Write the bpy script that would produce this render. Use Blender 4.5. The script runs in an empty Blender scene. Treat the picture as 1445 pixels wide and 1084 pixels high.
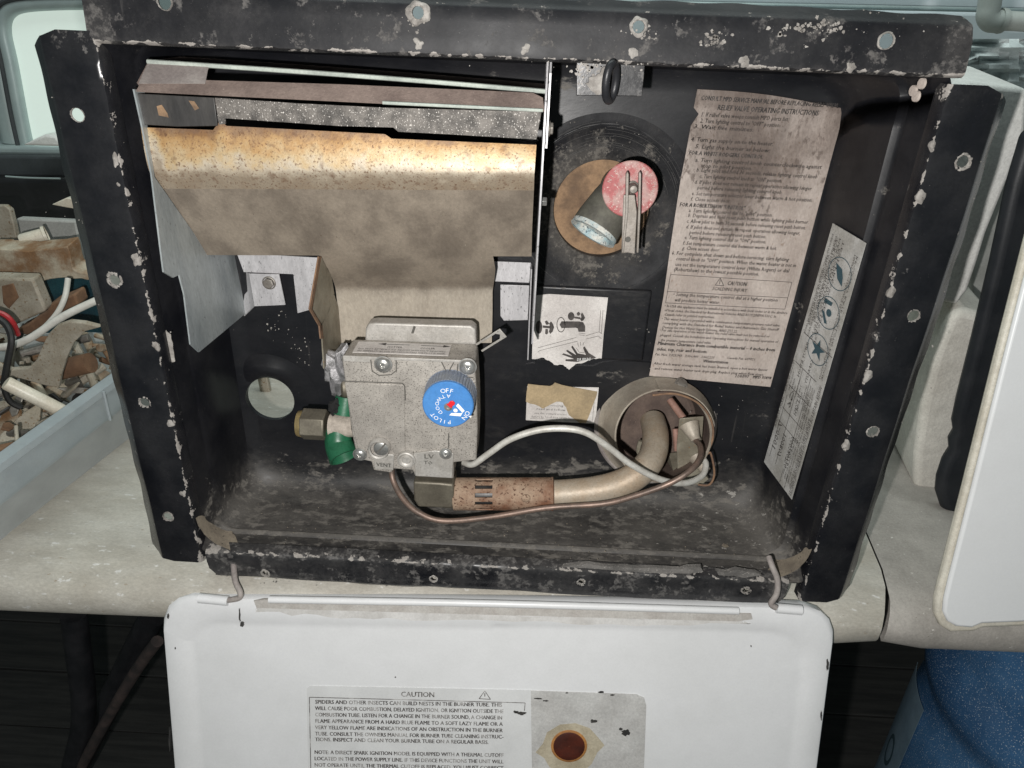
import bpy, bmesh, math, random
from mathutils import Vector as V, Matrix
random.seed(7)
sc = bpy.context.scene
# ------------------------------------------------------------------ camera
IW, IH, FPX = 1445.0, 1084.0, 1000.0
PITCH, YAW, ROLL = map(math.radians, (26.556, -0.9136, 2.3788))
CAM = V((0.0086, -0.3549, 0.3182))
fwd = V((math.sin(YAW)*math.cos(PITCH), math.cos(YAW)*math.cos(PITCH), -math.sin(PITCH)))
rt0 = V((math.cos(YAW), -math.sin(YAW), 0)); up0 = rt0.cross(fwd)
RT = math.cos(ROLL)*rt0 + math.sin(ROLL)*up0
UP = -math.sin(ROLL)*rt0 + math.cos(ROLL)*up0
cd = bpy.data.cameras.new('camera'); cam = bpy.data.objects.new('camera', cd)
sc.collection.objects.link(cam); sc.camera = cam
cd.sensor_width = 36; cd.lens = 36*FPX/IW; cd.clip_start = .01; cd.clip_end = 50
m3 = Matrix((RT, UP, -fwd)).transposed().to_4x4(); m3.translation = CAM
cam.matrix_world = m3
# ------------------------------------------------------------------ world and lamps
w = bpy.data.worlds.new('World'); sc.world = w; w.use_nodes = True
bg = w.node_tree.nodes['Background']; bg.inputs[0].default_value = (.80, .95, .95, 1); bg.inputs[1].default_value = .14
sc.view_settings.view_transform = 'Standard'; sc.view_settings.look = 'None'
sc.view_settings.exposure = 0.0; sc.view_settings.gamma = 1
def lamp(name, kind, loc, energy, col, **k):
    d = bpy.data.lights.new(name, kind); d.energy = energy; d.color = col
    for a, b in k.items(): setattr(d, a, b)
    o = bpy.data.objects.new(name, d); sc.collection.objects.link(o); o.location = loc; return o
# the phone's flash, a few centimetres to the left of and below the lens
lamp('flash', 'POINT', CAM - .031*RT - .026*UP, 9.4, (1, .975, .945), shadow_soft_size=.0035)
# unseen overhead fill lamp, added to brighten the boards and table behind
o = lamp('background_fill', 'AREA', (-.1, .22, 1.25), 8.5, (.90, 1, .97), shape='RECTANGLE', size=1.2, size_y=.5)
o.rotation_euler = (math.radians(22), 0, 0)

# ------------------------------------------------------------------ pixel -> place helpers (real planes)
def ray(px, py): return RT*((px-IW/2)/FPX) - UP*((py-IH/2)/FPX) + fwd
def at(px, py, y):
    d = ray(px, py); return CAM + d*((y-CAM.y)/d.y)
def atX(px, py, x):
    d = ray(px, py); return CAM + d*((x-CAM.x)/d.x)
def atZ(px, py, z):
    d = ray(px, py); return CAM + d*((z-CAM.z)/d.z)
def atP(px, py, p, n):
    d = ray(px, py); return CAM + d*(((p-CAM).dot(n))/d.dot(n))

# ------------------------------------------------------------------ materials
def M(name, col, col2=None, ns=30, rough=.5, rv=.15, metal=0, spec=.5, speck=None, dust=None, wear=None,
      bump=.15, bs=250, stretch=(1, 1, 1), trans=0, alpha=1, detail=6, ramp=(.35, .65), speck2=None, grain=.45):
    m = bpy.data.materials.new(name); m.use_nodes = True
    nt = m.node_tree; N = nt.nodes; Lk = nt.links.new; b = N['Principled BSDF']
    tc = N.new('ShaderNodeTexCoord'); mp = N.new('ShaderNodeMapping'); mp.inputs['Scale'].default_value = stretch
    Lk(tc.outputs['Object'], mp.inputs[0])
    def noise(s, d=6, r=.6, src=mp, dist=0):
        n = N.new('ShaderNodeTexNoise'); n.inputs['Scale'].default_value = s; n.inputs['Detail'].default_value = d
        n.inputs['Roughness'].default_value = r; n.inputs['Distortion'].default_value = dist; Lk(src.outputs[0], n.inputs[0]); return n.outputs[0]
    def rampn(v, a, c):
        r = N.new('ShaderNodeMapRange'); r.interpolation_type = 'SMOOTHSTEP'
        r.inputs[1].default_value = a; r.inputs[2].default_value = c; Lk(v, r.inputs[0]); return r.outputs[0]
    def math_(op, a, c):
        n = N.new('ShaderNodeMath'); n.operation = op
        for i, v in enumerate((a, c)):
            if isinstance(v, (int, float)): n.inputs[i].default_value = v
            else: Lk(v, n.inputs[i])
        return n.outputs[0]
    def mix(f, a, c):
        n = N.new('ShaderNodeMix'); n.data_type = 'RGBA'
        for i, v in ((0, f), (6, a), (7, c)):
            if isinstance(v, tuple): n.inputs[i].default_value = (*v, 1)
            elif isinstance(v, (int, float)): n.inputs[i].default_value = v
            else: Lk(v, n.inputs[i])
        return n.outputs[2]
    c = col
    if col2: c = mix(rampn(noise(ns, detail), *ramp), col, col2)
    fl = None
    for sp in (speck, speck2):
        if sp:
            f = rampn(noise(sp[1]*3.2, 4, .55), sp[2]-.02, sp[2]+.04); c = mix(f, c, sp[0])
    at_ = None
    def attr(nm):
        a = N.new('ShaderNodeAttribute'); a.attribute_name = nm; return a.outputs['Fac']
    rgh = math_('ADD', math_('MULTIPLY', noise(ns*1.7), rv*2), rough-rv)
    if dust:   # (colour, base level, scale)
        lv = math_('ADD', attr('dust'), dust[1])
        f = math_('ADD', lv, math_('MULTIPLY', noise(dust[2]*1.3, 12, .74, dist=.25), .95)); f = math_('ADD', f, math_('MULTIPLY', noise(dust[2]*9, 8, .75), .35))
        f = math_('MULTIPLY', rampn(f, .78, 1.45), dust[3] if len(dust) > 3 else .8)
        if len(dust) > 3:
            h1 = rampn(math_('ADD', math_('MULTIPLY', lv, .42), noise(dust[2]*1.7, 14, .68, dist=.15)), .655, .685)
            h2 = rampn(noise(dust[2]*7, 12, .72), .40, .62)
            f = math_('MAXIMUM', f, math_('MULTIPLY', math_('MULTIPLY', h1, h2), .72))
            mq = N.new('ShaderNodeMapping'); mq.inputs['Scale'].default_value = (260, 260, 7); Lk(tc.outputs['Object'], mq.inputs[0])
            sx = rampn(noise(1.0, 3, .5, src=mq), .66, .78); sy = rampn(noise(28, 4), .48, .66)
            f = math_('MAXIMUM', f, math_('MULTIPLY', math_('MULTIPLY', sx, sy), .28))
        c = mix(f, c, dust[0]); rgh = math_('ADD', rgh, math_('MULTIPLY', f, .6))
        g = math_('ADD', noise(1100, 4, .6), math_('MULTIPLY', attr('dust'), .10)); g = rampn(g, .68, .76)
        c = mix(math_('MULTIPLY', g, .6), c, dust[0])
    hgt = None
    if wear:   # chips of paint gone, thickest where the wear attribute is high
        f = math_('ADD', math_('MULTIPLY', noise(190, 8, .66), 1.0), math_('MULTIPLY', attr('wear'), .40))
        f = rampn(f, .745, .765); c = mix(f, c, mix(noise(900), wear, tuple(x*.45 for x in wear))); hgt = f
        rgh = math_('ADD', rgh, math_('MULTIPLY', f, .4))
    if grain:
        gn = math_('ADD', math_('MULTIPLY', noise(650, 9, .8), grain*2.4), 1-grain*1.2)
        gl = math_('ADD', math_('MULTIPLY', noise(70, 8, .7), grain*1.3), 1-grain*.65)
        g2 = math_('MULTIPLY', gn, gl); cmb = N.new('ShaderNodeCombineXYZ')
        for i in range(3): Lk(g2, cmb.inputs[i])
        mm = N.new('ShaderNodeMix'); mm.data_type = 'RGBA'; mm.blend_type = 'MULTIPLY'; mm.inputs[0].default_value = 1
        if isinstance(c, tuple): mm.inputs[6].default_value = (*c, 1)
        else: Lk(c, mm.inputs[6])
        Lk(cmb.outputs[0], mm.inputs[7]); c = mm.outputs[2]
    if isinstance(c, tuple): b.inputs['Base Color'].default_value = (*c, 1)
    else: Lk(c, b.inputs['Base Color'])
    Lk(rgh, b.inputs['Roughness'])
    b.inputs['Metallic'].default_value = metal; b.inputs['Specular IOR Level'].default_value = spec
    b.inputs['Transmission Weight'].default_value = trans; b.inputs['Alpha'].default_value = alpha
    if bump:
        bp = N.new('ShaderNodeBump'); bp.inputs['Strength'].default_value = bump; bp.inputs['Distance'].default_value = .0006
        h = noise(bs*3, 6)
        if hgt is not None: h = math_('ADD', h, math_('MULTIPLY', hgt, .8))
        Lk(h, bp.inputs['Height']); Lk(bp.outputs[0], b.inputs['Normal'])
    m['_'] = 1
    return m
DUST = (.19, .175, .155)
BLK = (.0062, .0066, .0088)
mt = dict(
 black=M('black_enamel', BLK, (.016, .016, .018), 25, rough=.36, rv=.10, spec=.42, dust=(DUST, 0, 30, .50), wear=(.42, .40, .37), bump=.07, bs=120, stretch=(.5, 1, 1)),
 flange=M('black_enamel_flange', BLK, (.018, .018, .02), 30, rough=.26, rv=.10, spec=.5, dust=((.15, .142, .135), .04, 45, .38), wear=(.42, .39, .36), bump=.1, bs=120),
 flanged=M('dull_enamel_flange', BLK, (.018, .018, .02), 30, rough=.52, rv=.12, spec=.28, dust=((.15, .142, .135), .04, 45, .38), wear=(.42, .39, .36), bump=.1, bs=120),
 dish=M('scuffed_dish', (.0075, .0078, .0095), (.016, .016, .018), 60, rough=.6, spec=.25, dust=(DUST, .02, 45, .5), bump=.2),
 sheet=M('stained_steel', (.285, .24, .19), (.175, .145, .115), 38, rough=.6, metal=.12, speck=((.10, .07, .05), 330, .70), speck2=((.42, .38, .33), 240, .73), dust=((.43, .385, .32), -.45, 40), bump=.08, stretch=(1, 1, .5)),
 band=M('heat_tinted_steel', (.72, .56, .36), (.46, .27, .10), 55, rough=.5, metal=.25, speck=((.16, .09, .05), 420, .60), bump=.2, ramp=(.42, .62)),
 zinc=M('zinc_sheet', (.40, .43, .43), (.29, .32, .33), 45, rough=.45, metal=.35, speck=((.12, .12, .12), 300, .68), bump=.06, stretch=(1, 1, .3)),
 zincl=M('pale_zinc', (.55, .54, .55), (.44, .43, .44), 60, rough=.45, metal=.25, speck=((.10, .10, .10), 330, .64), bump=.06, stretch=(1, 1, .35)),
 dustplate=M('dusty_brown_plate', (.24, .185, .16), (.16, .12, .105), 60, rough=.8, speck=((.34, .28, .24), 380, .68), bump=.5, bs=320),
 greyplate=M('grey_dusty_plate', (.32, .29, .27), (.22, .19, .18), 50, rough=.75, bump=.3),
 speckle=M('speckled_sooty_plate', (.17, .155, .14), (.06, .055, .05), 130, rough=.6, metal=.2, speck=((.60, .57, .53), 400, .62), bump=.6, bs=400),
 soot=M('sooty_plate', (.035, .034, .034), (.07, .066, .062), 60, rough=.45, metal=.2, bump=.1, stretch=(1, 1, .3)),
 mint=M('pale_sheet_edge', (.55, .60, .54), (.42, .46, .42), 60, rough=.4, metal=.2),
 olive=M('olive_steel', (.30, .275, .215), (.21, .185, .14), 60, rough=.5, metal=.3, speck=((.30, .15, .06), 200, .68), bump=.1),
 rustedge=M('rusty_edge', (.24, .14, .08), (.15, .09, .06), 120, rough=.8),
 cast=M('cast_aluminium', (.43, .40, .36), (.33, .305, .275), 60, rough=.55, metal=.3, speck=((.10, .09, .08), 420, .60), bump=.25, bs=350),
 cast2=M('cast_aluminium_light', (.46, .44, .41), (.37, .35, .32), 80, rough=.5, metal=.3, speck=((.17, .15, .13), 420, .66), bump=.2, bs=350),
 groove=M('groove_dirt', (.10, .095, .085), rough=.9),
 steel=M('zinc_screw', (.62, .62, .60), (.45, .44, .42), 120, rough=.3, metal=.8, bump=.05),
 dull=M('dull_bolt', (.30, .28, .25), (.2, .18, .16), 150, rough=.5, metal=.5),
 blue=M('blue_plastic', grain=0.3, col=(.055, .20, .50), col2=(.07, .23, .53), ns=40, rough=.42, bump=.05),
 knurl=M('knob_skirt', (.25, .27, .30), (.17, .20, .26), 80, rough=.45),
 white=M('white_print', grain=0.1, col=(.82, .82, .80), rough=.6, bump=0),
 red=M('red_lacquer', grain=0, col=(.70, .02, .03), rough=.3, bump=0),
 redp=M('scuffed_red', (.36, .10, .10), (.40, .25, .23), 150, rough=.55, speck=((.60, .42, .38), 260, .63), bump=.15, ramp=(.42, .6)),
 lever=M('worn_lever', (.34, .31, .28), (.27, .24, .21), 90, rough=.5, metal=.4, speck=((.15, .13, .11), 400, .68)),
 brass=M('dirty_brass', (.20, .18, .14), (.13, .115, .09), 70, rough=.5, metal=.5, bump=.1),
 brassy=M('bright_brass', (.58, .44, .20), (.42, .32, .16), 80, rough=.35, metal=.7),
 verd=M('verdigris', (.30, .42, .45), (.58, .57, .52), 150, rough=.8, speck=((.10, .12, .14), 200, .60), bump=.6, bs=300),
 valvebody=M('grey_green_brass', (.165, .16, .13), (.11, .105, .09), 90, rough=.6, metal=.3, bump=.2),
 tan=M('tan_insulation', (.32, .205, .12), (.13, .085, .055), 70, rough=.95, bump=.4),
 paper=M('aged_paper', (.50, .435, .39), (.42, .355, .315), 26, rough=.75, speck=((.28, .21, .17), 160, .67), bump=.15, bs=90),
 paperdirty=M('dirty_paper', (.50, .43, .385), (.11, .075, .06), 26, rough=.8, speck=((.42, .34, .28), 120, .66), bump=.25, bs=90, stretch=(1.3, 1, .62), ramp=(.36, .58)),
 paperw=M('white_sticker', (.66, .63, .60), (.54, .505, .48), 40, rough=.7, speck=((.30, .27, .25), 300, .69)),
 papers=M('silver_sticker', (.50, .495, .48), (.33, .32, .295), 45, rough=.5, dust=((.10, .09, .075), .0, 60), speck=((.15, .14, .12), 260, .66)),
 tape=M('masking_tape', (.42, .32, .19), (.30, .23, .14), 50, rough=.7, bump=.3, bs=120),
 ink=M('black_ink', grain=0, col=(.035, .03, .028), col2=(.075, .065, .06), ns=200, rough=.7, bump=0),
 inkfade=M('faded_ink', (.07, .062, .06), (.38, .37, .36), 90, rough=.7, bump=0, ramp=(.45, .62)),
 inkblue=M('dark_teal_ink', grain=0.2, col=(.03, .07, .09), rough=.7, bump=0),
 flue=M('grimy_flue_steel', (.42, .375, .31), (.31, .265, .215), 40, rough=.55, metal=.15, speck=((.16, .11, .08), 300, .66), bump=.15),
 fluein=M('rusty_flue_inside', (.14, .10, .08), (.085, .06, .05), 60, rough=.8, metal=.1, speck=((.28, .22, .18), 300, .70), bump=.3),
 tube=M('burner_tube_steel', (.42, .36, .285), (.34, .265, .19), 70, rough=.52, metal=.2, speck=((.24, .15, .09), 330, .66), bump=.15),
 rust=M('rusty_collar', (.17, .075, .04), (.36, .26, .185), 48, rough=.8, metal=.1, speck=((.10, .05, .03), 200, .60), bump=.5, bs=300),
 copper=M('grimy_copper', (.25, .175, .14), (.16, .12, .10), 90, rough=.5, metal=.5),
 greytube=M('grey_tube', grain=0.3, col=(.56, .55, .51), col2=(.44, .42, .38), ns=120, rough=.5, metal=.2, speck=((.24, .2, .17), 330, .68)),
 pink=M('rusty_pink_rod', (.33, .19, .15), (.22, .12, .09), 90, rough=.7),
 foil=M('crumpled_foil', (.42, .41, .42), (.14, .14, .14), 160, rough=.5, metal=.4, bump=1, bs=220),
 green=M('green_plastic', (.012, .085, .04), (.02, .12, .06), 60, rough=.4, bump=.1),
 cloth=M('black_cloth', (.01, .01, .01), rough=.95, bump=.6),
 thread=M('pipe_tape', (.48, .42, .36), (.3, .26, .22), 100, rough=.7, bump=.6),
 caulk=M('tan_caulk', (.30, .255, .195), (.19, .16, .125), 60, rough=.9, speck=((.06, .05, .045), 160, .65), bump=.5, bs=180),
 seal=M('grey_sealant', (.36, .34, .315), (.19, .175, .16), 130, rough=.9, bump=.7, bs=260),
 door=M('white_door_paint', grain=0.09, col=(.72, .725, .735), col2=(.67, .675, .68), ns=10, rough=.33, rv=.08, spec=.4, speck=((.30, .27, .24), 150, .80), dust=((.52, .505, .48), -.28, 9), bump=.03, bs=30),
 doorgrime=M('door_grime', (.50, .48, .45), (.37, .345, .32), 70, rough=.8, bump=.3),
 dlabel=M('clear_label', grain=0.12, col=(.66, .665, .665), col2=(.60, .605, .605), ns=30, rough=.3, spec=.4, bump=.05),
 dlabel2=M('grey_label', (.52, .515, .50), (.44, .43, .415), 40, rough=.35, speck=((.16, .15, .14), 70, .74), bump=.05),
 amber=M('burnt_amber', (.075, .014, .006), (.04, .01, .006), 60, rough=.5),
 orange=M('scorch_ring', (.42, .19, .05), (.30, .13, .04), 90, rough=.7),
 cream=M('scorched_cream', (.44, .39, .29), (.36, .31, .22), 80, rough=.8, bump=.3),
 table=M('table_plastic', (.39, .365, .315), (.48, .46, .41), 24, rough=.5, speck=((.33, .28, .22), 90, .69), speck2=((.60, .59, .56), 60, .66), bump=.3, bs=100, stretch=(.6, 1.4, 1), dust=((.22, .19, .15), .0, 16)),
 tabler=M('table_plastic_grey', (.38, .355, .325), (.30, .28, .255), 26, rough=.55, speck=((.62, .60, .56), 80, .70), speck2=((.2, .18, .16), 150, .70), bump=.4, bs=100, dust=((.20, .18, .155), .05, 22)),
 darkmetal=M('black_leg', (.012, .013, .015), (.025, .025, .028), 40, rough=.4, spec=.4),
 rustleg=M('rusty_brace', (.03, .025, .024), (.07, .05, .045), 60, rough=.8),
 floor=M('dark_floor', (.06, .06, .06), (.036, .036, .036), 8, rough=.6, stretch=(1, 6, 1), bump=.1),
 plank=M('dark_plank', (.075, .074, .07), (.045, .045, .044), 12, rough=.6, stretch=(.6, 8, 8), bump=.2),
 foam=M('foam_block', (.80, .80, .77), (.74, .73, .70), 18, rough=.8, bump=.7, bs=130),
 foamg=M('grimy_foam', (.70, .68, .62), (.58, .555, .50), 16, rough=.85, bump=.8, bs=130),
 panel=M('white_panel_paint', grain=0.06, col=(.74, .75, .76), col2=(.72, .725, .73), ns=8, rough=.35, spec=.4, speck=((.25, .2, .15), 70, .79), bump=.02),
 creamedge=M('cream_edge', (.62, .59, .51), (.52, .48, .40), 40, rough=.5),
 case=M('black_case', (.012, .014, .018), (.02, .022, .026), 30, rough=.45, spec=.4),
 jug=M('blue_jug_plastic', (.03, .085, .19), (.07, .18, .35), 7, rough=.16, rv=.05, spec=.7, speck2=((.50, .58, .64), 300, .625), bump=.25, bs=60, grain=.2),
 juglabel=M('jug_label', (.20, .29, .36), (.16, .24, .31), 30, rough=.5),
 bin=M('cloudy_plastic', grain=0.1, col=(.55, .57, .57), col2=(.47, .49, .49), ns=20, rough=.4, alpha=.55, bump=.05),
 binrim=M('cloudy_plastic_rim', grain=0.12, col=(.46, .51, .53), col2=(.40, .45, .47), ns=20, rough=.35, alpha=.66, bump=.05),
 wall=M('wall_grey', grain=0.1, col=(.30, .36, .36), col2=(.26, .31, .31), ns=8, rough=.7),
 wallpale=M('pale_wall', grain=0.1, col=(.72, .79, .82), col2=(.66, .73, .77), ns=7, rough=.6),
 frame=M('window_frame', grain=0.1, col=(.42, .50, .49), col2=(.36, .43, .43), ns=20, rough=.4, metal=.2),
 crumple=M('crumpled_film', (.72, .78, .78), (.52, .58, .58), 28, rough=.35, bump=1, bs=40),
 dpanel=M('dark_ledge', (.055, .062, .066), (.035, .04, .043), 12, rough=.5),
 blackp=M('black_box', (.010, .010, .011), (.02, .02, .022), 20, rough=.4),
 rustiron=M('rusty_iron', (.21, .115, .055), (.44, .39, .30), 45, rough=.85, bump=.6, bs=150),
 drysteel=M('dirty_steel', (.40, .365, .30), (.30, .26, .20), 50, rough=.7, metal=.2, speck=((.20, .13, .07), 150, .62), bump=.3),
 brown=M('brown_rust', (.13, .07, .04), (.20, .11, .06), 60, rough=.9, bump=.6),
 greybox=M('grey_card', (.40, .40, .38), (.34, .34, .32), 30, rough=.7),
 ivory=M('ivory_ceramic', (.66, .62, .52), (.58, .52, .42), 50, rough=.4),
 wirew=M('white_wire', grain=0.2, col=(.66, .65, .60), col2=(.55, .53, .48), ns=60, rough=.45),
 wirer=M('red_wire', (.35, .02, .025), rough=.4),
 wirek=M('black_wire', (.012, .012, .012), rough=.5),
 teal=M('dark_teal_film', (.02, .07, .085), (.012, .035, .05), 30, rough=.25, spec=.6, bump=.8, bs=60),
 pipe=M('white_pipe', grain=0.15, col=(.56, .60, .57), col2=(.47, .50, .47), ns=30, rough=.45),
)
# lit window pane: gives off light
pm = bpy.data.materials.new('lit_pane'); pm.use_nodes = True
pb = pm.node_tree.nodes['Principled BSDF']; pb.inputs['Base Color'].default_value = (.5, .58, .53, 1)
pb.inputs['Emission Color'].default_value = (.80, .92, .84, 1); pb.inputs['Emission Strength'].default_value = .52; pb.inputs['Roughness'].default_value = .3
mt['pane'] = pm
# heat tint that fades down the band: stain on the steel itself, by height
def tint_band():
    m = mt['band']; nt = m.node_tree; N = nt.nodes; b = N['Principled BSDF']
    src = b.inputs['Base Color'].links[0].from_socket
    a = N.new('ShaderNodeAttribute'); a.attribute_name = 'wear'
    n = N.new('ShaderNodeTexNoise'); n.inputs['Scale'].default_value = 120; n.inputs['Detail'].default_value = 8; n.inputs['Roughness'].default_value = .65
    tc = N.new('ShaderNodeTexCoord'); nt.links.new(tc.outputs['Object'], n.inputs[0])
    ad = N.new('ShaderNodeMath'); ad.operation = 'ADD'; nt.links.new(a.outputs['Fac'], ad.inputs[0]); nt.links.new(n.outputs[0], ad.inputs[1])
    r = N.new('ShaderNodeValToRGB'); e = r.color_ramp.elements
    e[0].position = .0; e[0].color = (.25, .212, .168, 1); e[1].position = 1.0; e[1].color = (.15, .085, .055, 1)
    for p, c in ((.22, (.43, .385, .31, 1)), (.42, (.43, .325, .185, 1)), (.64, (.38, .22, .085, 1)), (.84, (.20, .105, .05, 1))):
        x = e.new(p); x.color = c
    mr = N.new('ShaderNodeMath'); mr.operation = 'MULTIPLY_ADD'; mr.inputs[1].default_value = 1.0; mr.inputs[2].default_value = -.5
    nt.links.new(ad.outputs[0], mr.inputs[0]); nt.links.new(mr.outputs[0], r.inputs[0])
    mx = N.new('ShaderNodeMix'); mx.data_type = 'RGBA'; mx.blend_type = 'MULTIPLY'; mx.inputs[0].default_value = .35
    nt.links.new(r.outputs[0], mx.inputs[6]); nt.links.new(src, mx.inputs[7])
    mx2 = N.new('ShaderNodeMix'); mx2.data_type = 'RGBA'; mx2.inputs[0].default_value = .86
    nt.links.new(src, mx2.inputs[6]); nt.links.new(r.outputs[0], mx2.inputs[7])
    def spk(scale, lo, hi, fac, src_):
        n3 = N.new('ShaderNodeTexNoise'); n3.inputs['Scale'].default_value = scale; n3.inputs['Detail'].default_value = 5; nt.links.new(tc.outputs['Object'], n3.inputs[0])
        m3_ = N.new('ShaderNodeMapRange'); m3_.inputs[1].default_value = lo; m3_.inputs[2].default_value = hi; m3_.inputs[4].default_value = fac; nt.links.new(n3.outputs[0], m3_.inputs[0])
        mk = N.new('ShaderNodeMix'); mk.data_type = 'RGBA'; mk.inputs[7].default_value = (.13, .065, .035, 1); nt.links.new(m3_.outputs[0], mk.inputs[0]); nt.links.new(src_, mk.inputs[6]); return mk.outputs[2]
    o_ = spk(900, .58, .66, .75, mx2.outputs[2]); o_ = spk(260, .58, .68, .5, o_)
    nt.links.new(o_, b.inputs['Base Color'])
tint_band()

# ------------------------------------------------------------------ mesh helpers
COL = sc.collection
WL = {}
class MB:
    def __init__(s): s.v = []; s.f = []; s.a = {'wear': {}, 'dust': {}}; s.sm = True
    def add(s, vs, fs):
        k = len(s.v); s.v += [V(p) for p in vs]; s.f += [tuple(i+k for i in f) for f in fs]; return s
    def box(s, lo, hi, mtx=None):
        a, b = lo, hi
        vs = [V((x, y, z)) for x in (a[0], b[0]) for y in (a[1], b[1]) for z in (a[2], b[2])]
        if mtx: vs = [mtx @ p for p in vs]
        return s.add(vs, [(0, 1, 3, 2), (4, 6, 7, 5), (0, 4, 5, 1), (2, 3, 7, 6), (0, 2, 6, 4), (1, 5, 7, 3)])
    def prism(s, pts, off):
        """closed outline (3-D points) thickened by the vector off"""
        pts = [V(p) for p in pts]; n = len(pts); off = V(off)
        return s.add(pts + [p+off for p in pts], [tuple(range(n)), tuple(range(2*n-1, n-1, -1))] +
                     [(i, i+n, (i+1) % n+n, (i+1) % n) for i in range(n)])
    def tube(s, path, r, n=14, caps=True, steps=6, flat=None):
        P = spline([V(p) for p in path], steps) if steps else [V(p) for p in path]
        R = r if callable(r) else (lambda t: r)
        t0 = (P[1]-P[0]).normalized(); nrm = t0.orthogonal().normalized(); base = len(s.v); m = len(P)
        for i, p in enumerate(P):
            t = (P[min(i+1, m-1)]-P[max(i-1, 0)]).normalized()
            nrm = (nrm - t*nrm.dot(t)).normalized(); bn = t.cross(nrm); rr = R(i/(m-1))
            for k in range(n):
                a = 2*math.pi*k/n; s.v.append(p + (nrm*math.cos(a) + bn*math.sin(a))*rr)
        for i in range(m-1):
            for k in range(n):
                a, b = base+i*n+k, base+i*n+(k+1) % n; s.f.append((a, b, b+n, a+n))
        if caps: s.f.append(tuple(base+k for k in range(n-1, -1, -1))); s.f.append(tuple(base+(m-1)*n+k for k in range(n)))
        return s
    def lathe(s, c, axis, prof, n=40, sx=1.0, caps=False, up=None):
        """prof: (distance along axis, radius)"""
        axis = V(axis).normalized(); u = (V(up) if up else axis.orthogonal()); u = (u-axis*u.dot(axis)).normalized(); w_ = axis.cross(u); c = V(c); b0 = len(s.v)
        for h, r in prof:
            for k in range(n):
                a = 2*math.pi*k/n; s.v.append(c + axis*h + (u*math.cos(a)*sx + w_*math.sin(a))*r)
        for i in range(len(prof)-1):
            for k in range(n):
                a, b = b0+i*n+k, b0+i*n+(k+1) % n; s.f.append((a, b, b+n, a+n))
        if caps: s.f.append(tuple(b0+k for k in range(n-1, -1, -1))); s.f.append(tuple(b0+(len(prof)-1)*n+k for k in range(n)))
        return s
    def grid(s, rows):
        b0 = len(s.v); m = len(rows[0])
        for r in rows: s.v += [V(p) for p in r]
        for i in range(len(rows)-1):
            for j in range(m-1):
                a = b0+i*m+j; s.f.append((a, a+1, a+1+m, a+m))
        return s
    def attr(s, name, fn):
        for i, p in enumerate(s.v): s.a[name][i] = fn(p)
        return s
    def build(s, name, mat, parent=None, smooth=None, solid=0, bevel=0, seg=2, sub=0, offset=0):
        vs = s.v
        if parent is None:
            lo = [min(p[i] for p in vs) for i in range(3)]; hi = [max(p[i] for p in vs) for i in range(3)]
            org = V(((lo[0]+hi[0])/2, (lo[1]+hi[1])/2, lo[2]))
        else: org = WL[parent.name]
        me = bpy.data.meshes.new(name); me.from_pydata([tuple(p-org) for p in vs], [], s.f)
        for an, dct in s.a.items():
            if dct:
                at_ = me.attributes.new(an, 'FLOAT', 'POINT')
                for i, x in dct.items(): at_.data[i].value = x
        bm = bmesh.new(); bm.from_mesh(me); bmesh.ops.recalc_face_normals(bm, faces=bm.faces); bm.to_mesh(me); bm.free()
        o = bpy.data.objects.new(name, me); COL.objects.link(o)
        if parent is None: o.location = org
        else: o.parent = parent
        WL[o.name] = org
        me.materials.append(mt[mat])
        if sub:
            d = o.modifiers.new('sub', 'SUBSURF'); d.levels = d.render_levels = sub
        if solid:
            d = o.modifiers.new('solid', 'SOLIDIFY'); d.thickness = solid; d.offset = offset
        if bevel:
            d = o.modifiers.new('bevel', 'BEVEL'); d.width = bevel; d.segments = seg; d.limit_method = 'ANGLE'; d.angle_limit = math.radians(40)
        if smooth is None: smooth = True
        if solid:
            dg = bpy.context.evaluated_depsgraph_get(); nm = bpy.data.meshes.new_from_object(o.evaluated_get(dg))
            o.modifiers.clear(); o.data = nm; bpy.data.meshes.remove(me); me = nm; me.name = name
        if smooth:
            me.shade_smooth(); me.set_sharp_from_angle(angle=math.radians(38))
        return o
def spline(P, k):
    out = []
    for i in range(len(P)-1):
        a, b, c, d = P[max(i-1, 0)], P[i], P[i+1], P[min(i+2, len(P)-1)]
        for j in range(k):
            t = j/k
            out.append(.5*((2*b)+(c-a)*t+(2*a-5*b+4*c-d)*t*t+(3*b-a-3*c+d)*t**3))
    return out+[P[-1]]
def cut(o, cutters):
    """punch real holes: each cutter is (centre, axis, radius, length)"""
    obs = []
    for c, ax, r, ln in cutters:
        mb = MB().lathe(V(c)-V(ax).normalized()*ln/2, ax, [(0, r), (ln, r)], 28, caps=True)
        me = bpy.data.meshes.new('c'); me.from_pydata([tuple(p-WL[o.name]) for p in mb.v], [], mb.f)
        bm = bmesh.new(); bm.from_mesh(me); bmesh.ops.recalc_face_normals(bm, faces=bm.faces); bm.to_mesh(me); bm.free()
        co = bpy.data.objects.new('c', me); COL.objects.link(co); co.parent = o.parent; obs.append(co)
        d = o.modifiers.new('b', 'BOOLEAN'); d.object = co; d.operation = 'DIFFERENCE'; d.solver = 'EXACT'
    dg = bpy.context.evaluated_depsgraph_get()
    me = bpy.data.meshes.new_from_object(o.evaluated_get(dg)); o.modifiers.clear(); old = o.data; o.data = me; me.name = o.name
    bpy.data.meshes.remove(old)
    for co in obs:
        cm = co.data; bpy.data.objects.remove(co); bpy.data.meshes.remove(cm)
    me.set_sharp_from_angle(angle=math.radians(38))
    return o
def thing(name, loc, label, cat, group=None):
    o = bpy.data.objects.new(name, None); COL.objects.link(o); o.location = loc; o.empty_display_size = .05
    WL[o.name] = V(loc); return tag(o, label, cat, group)
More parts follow.
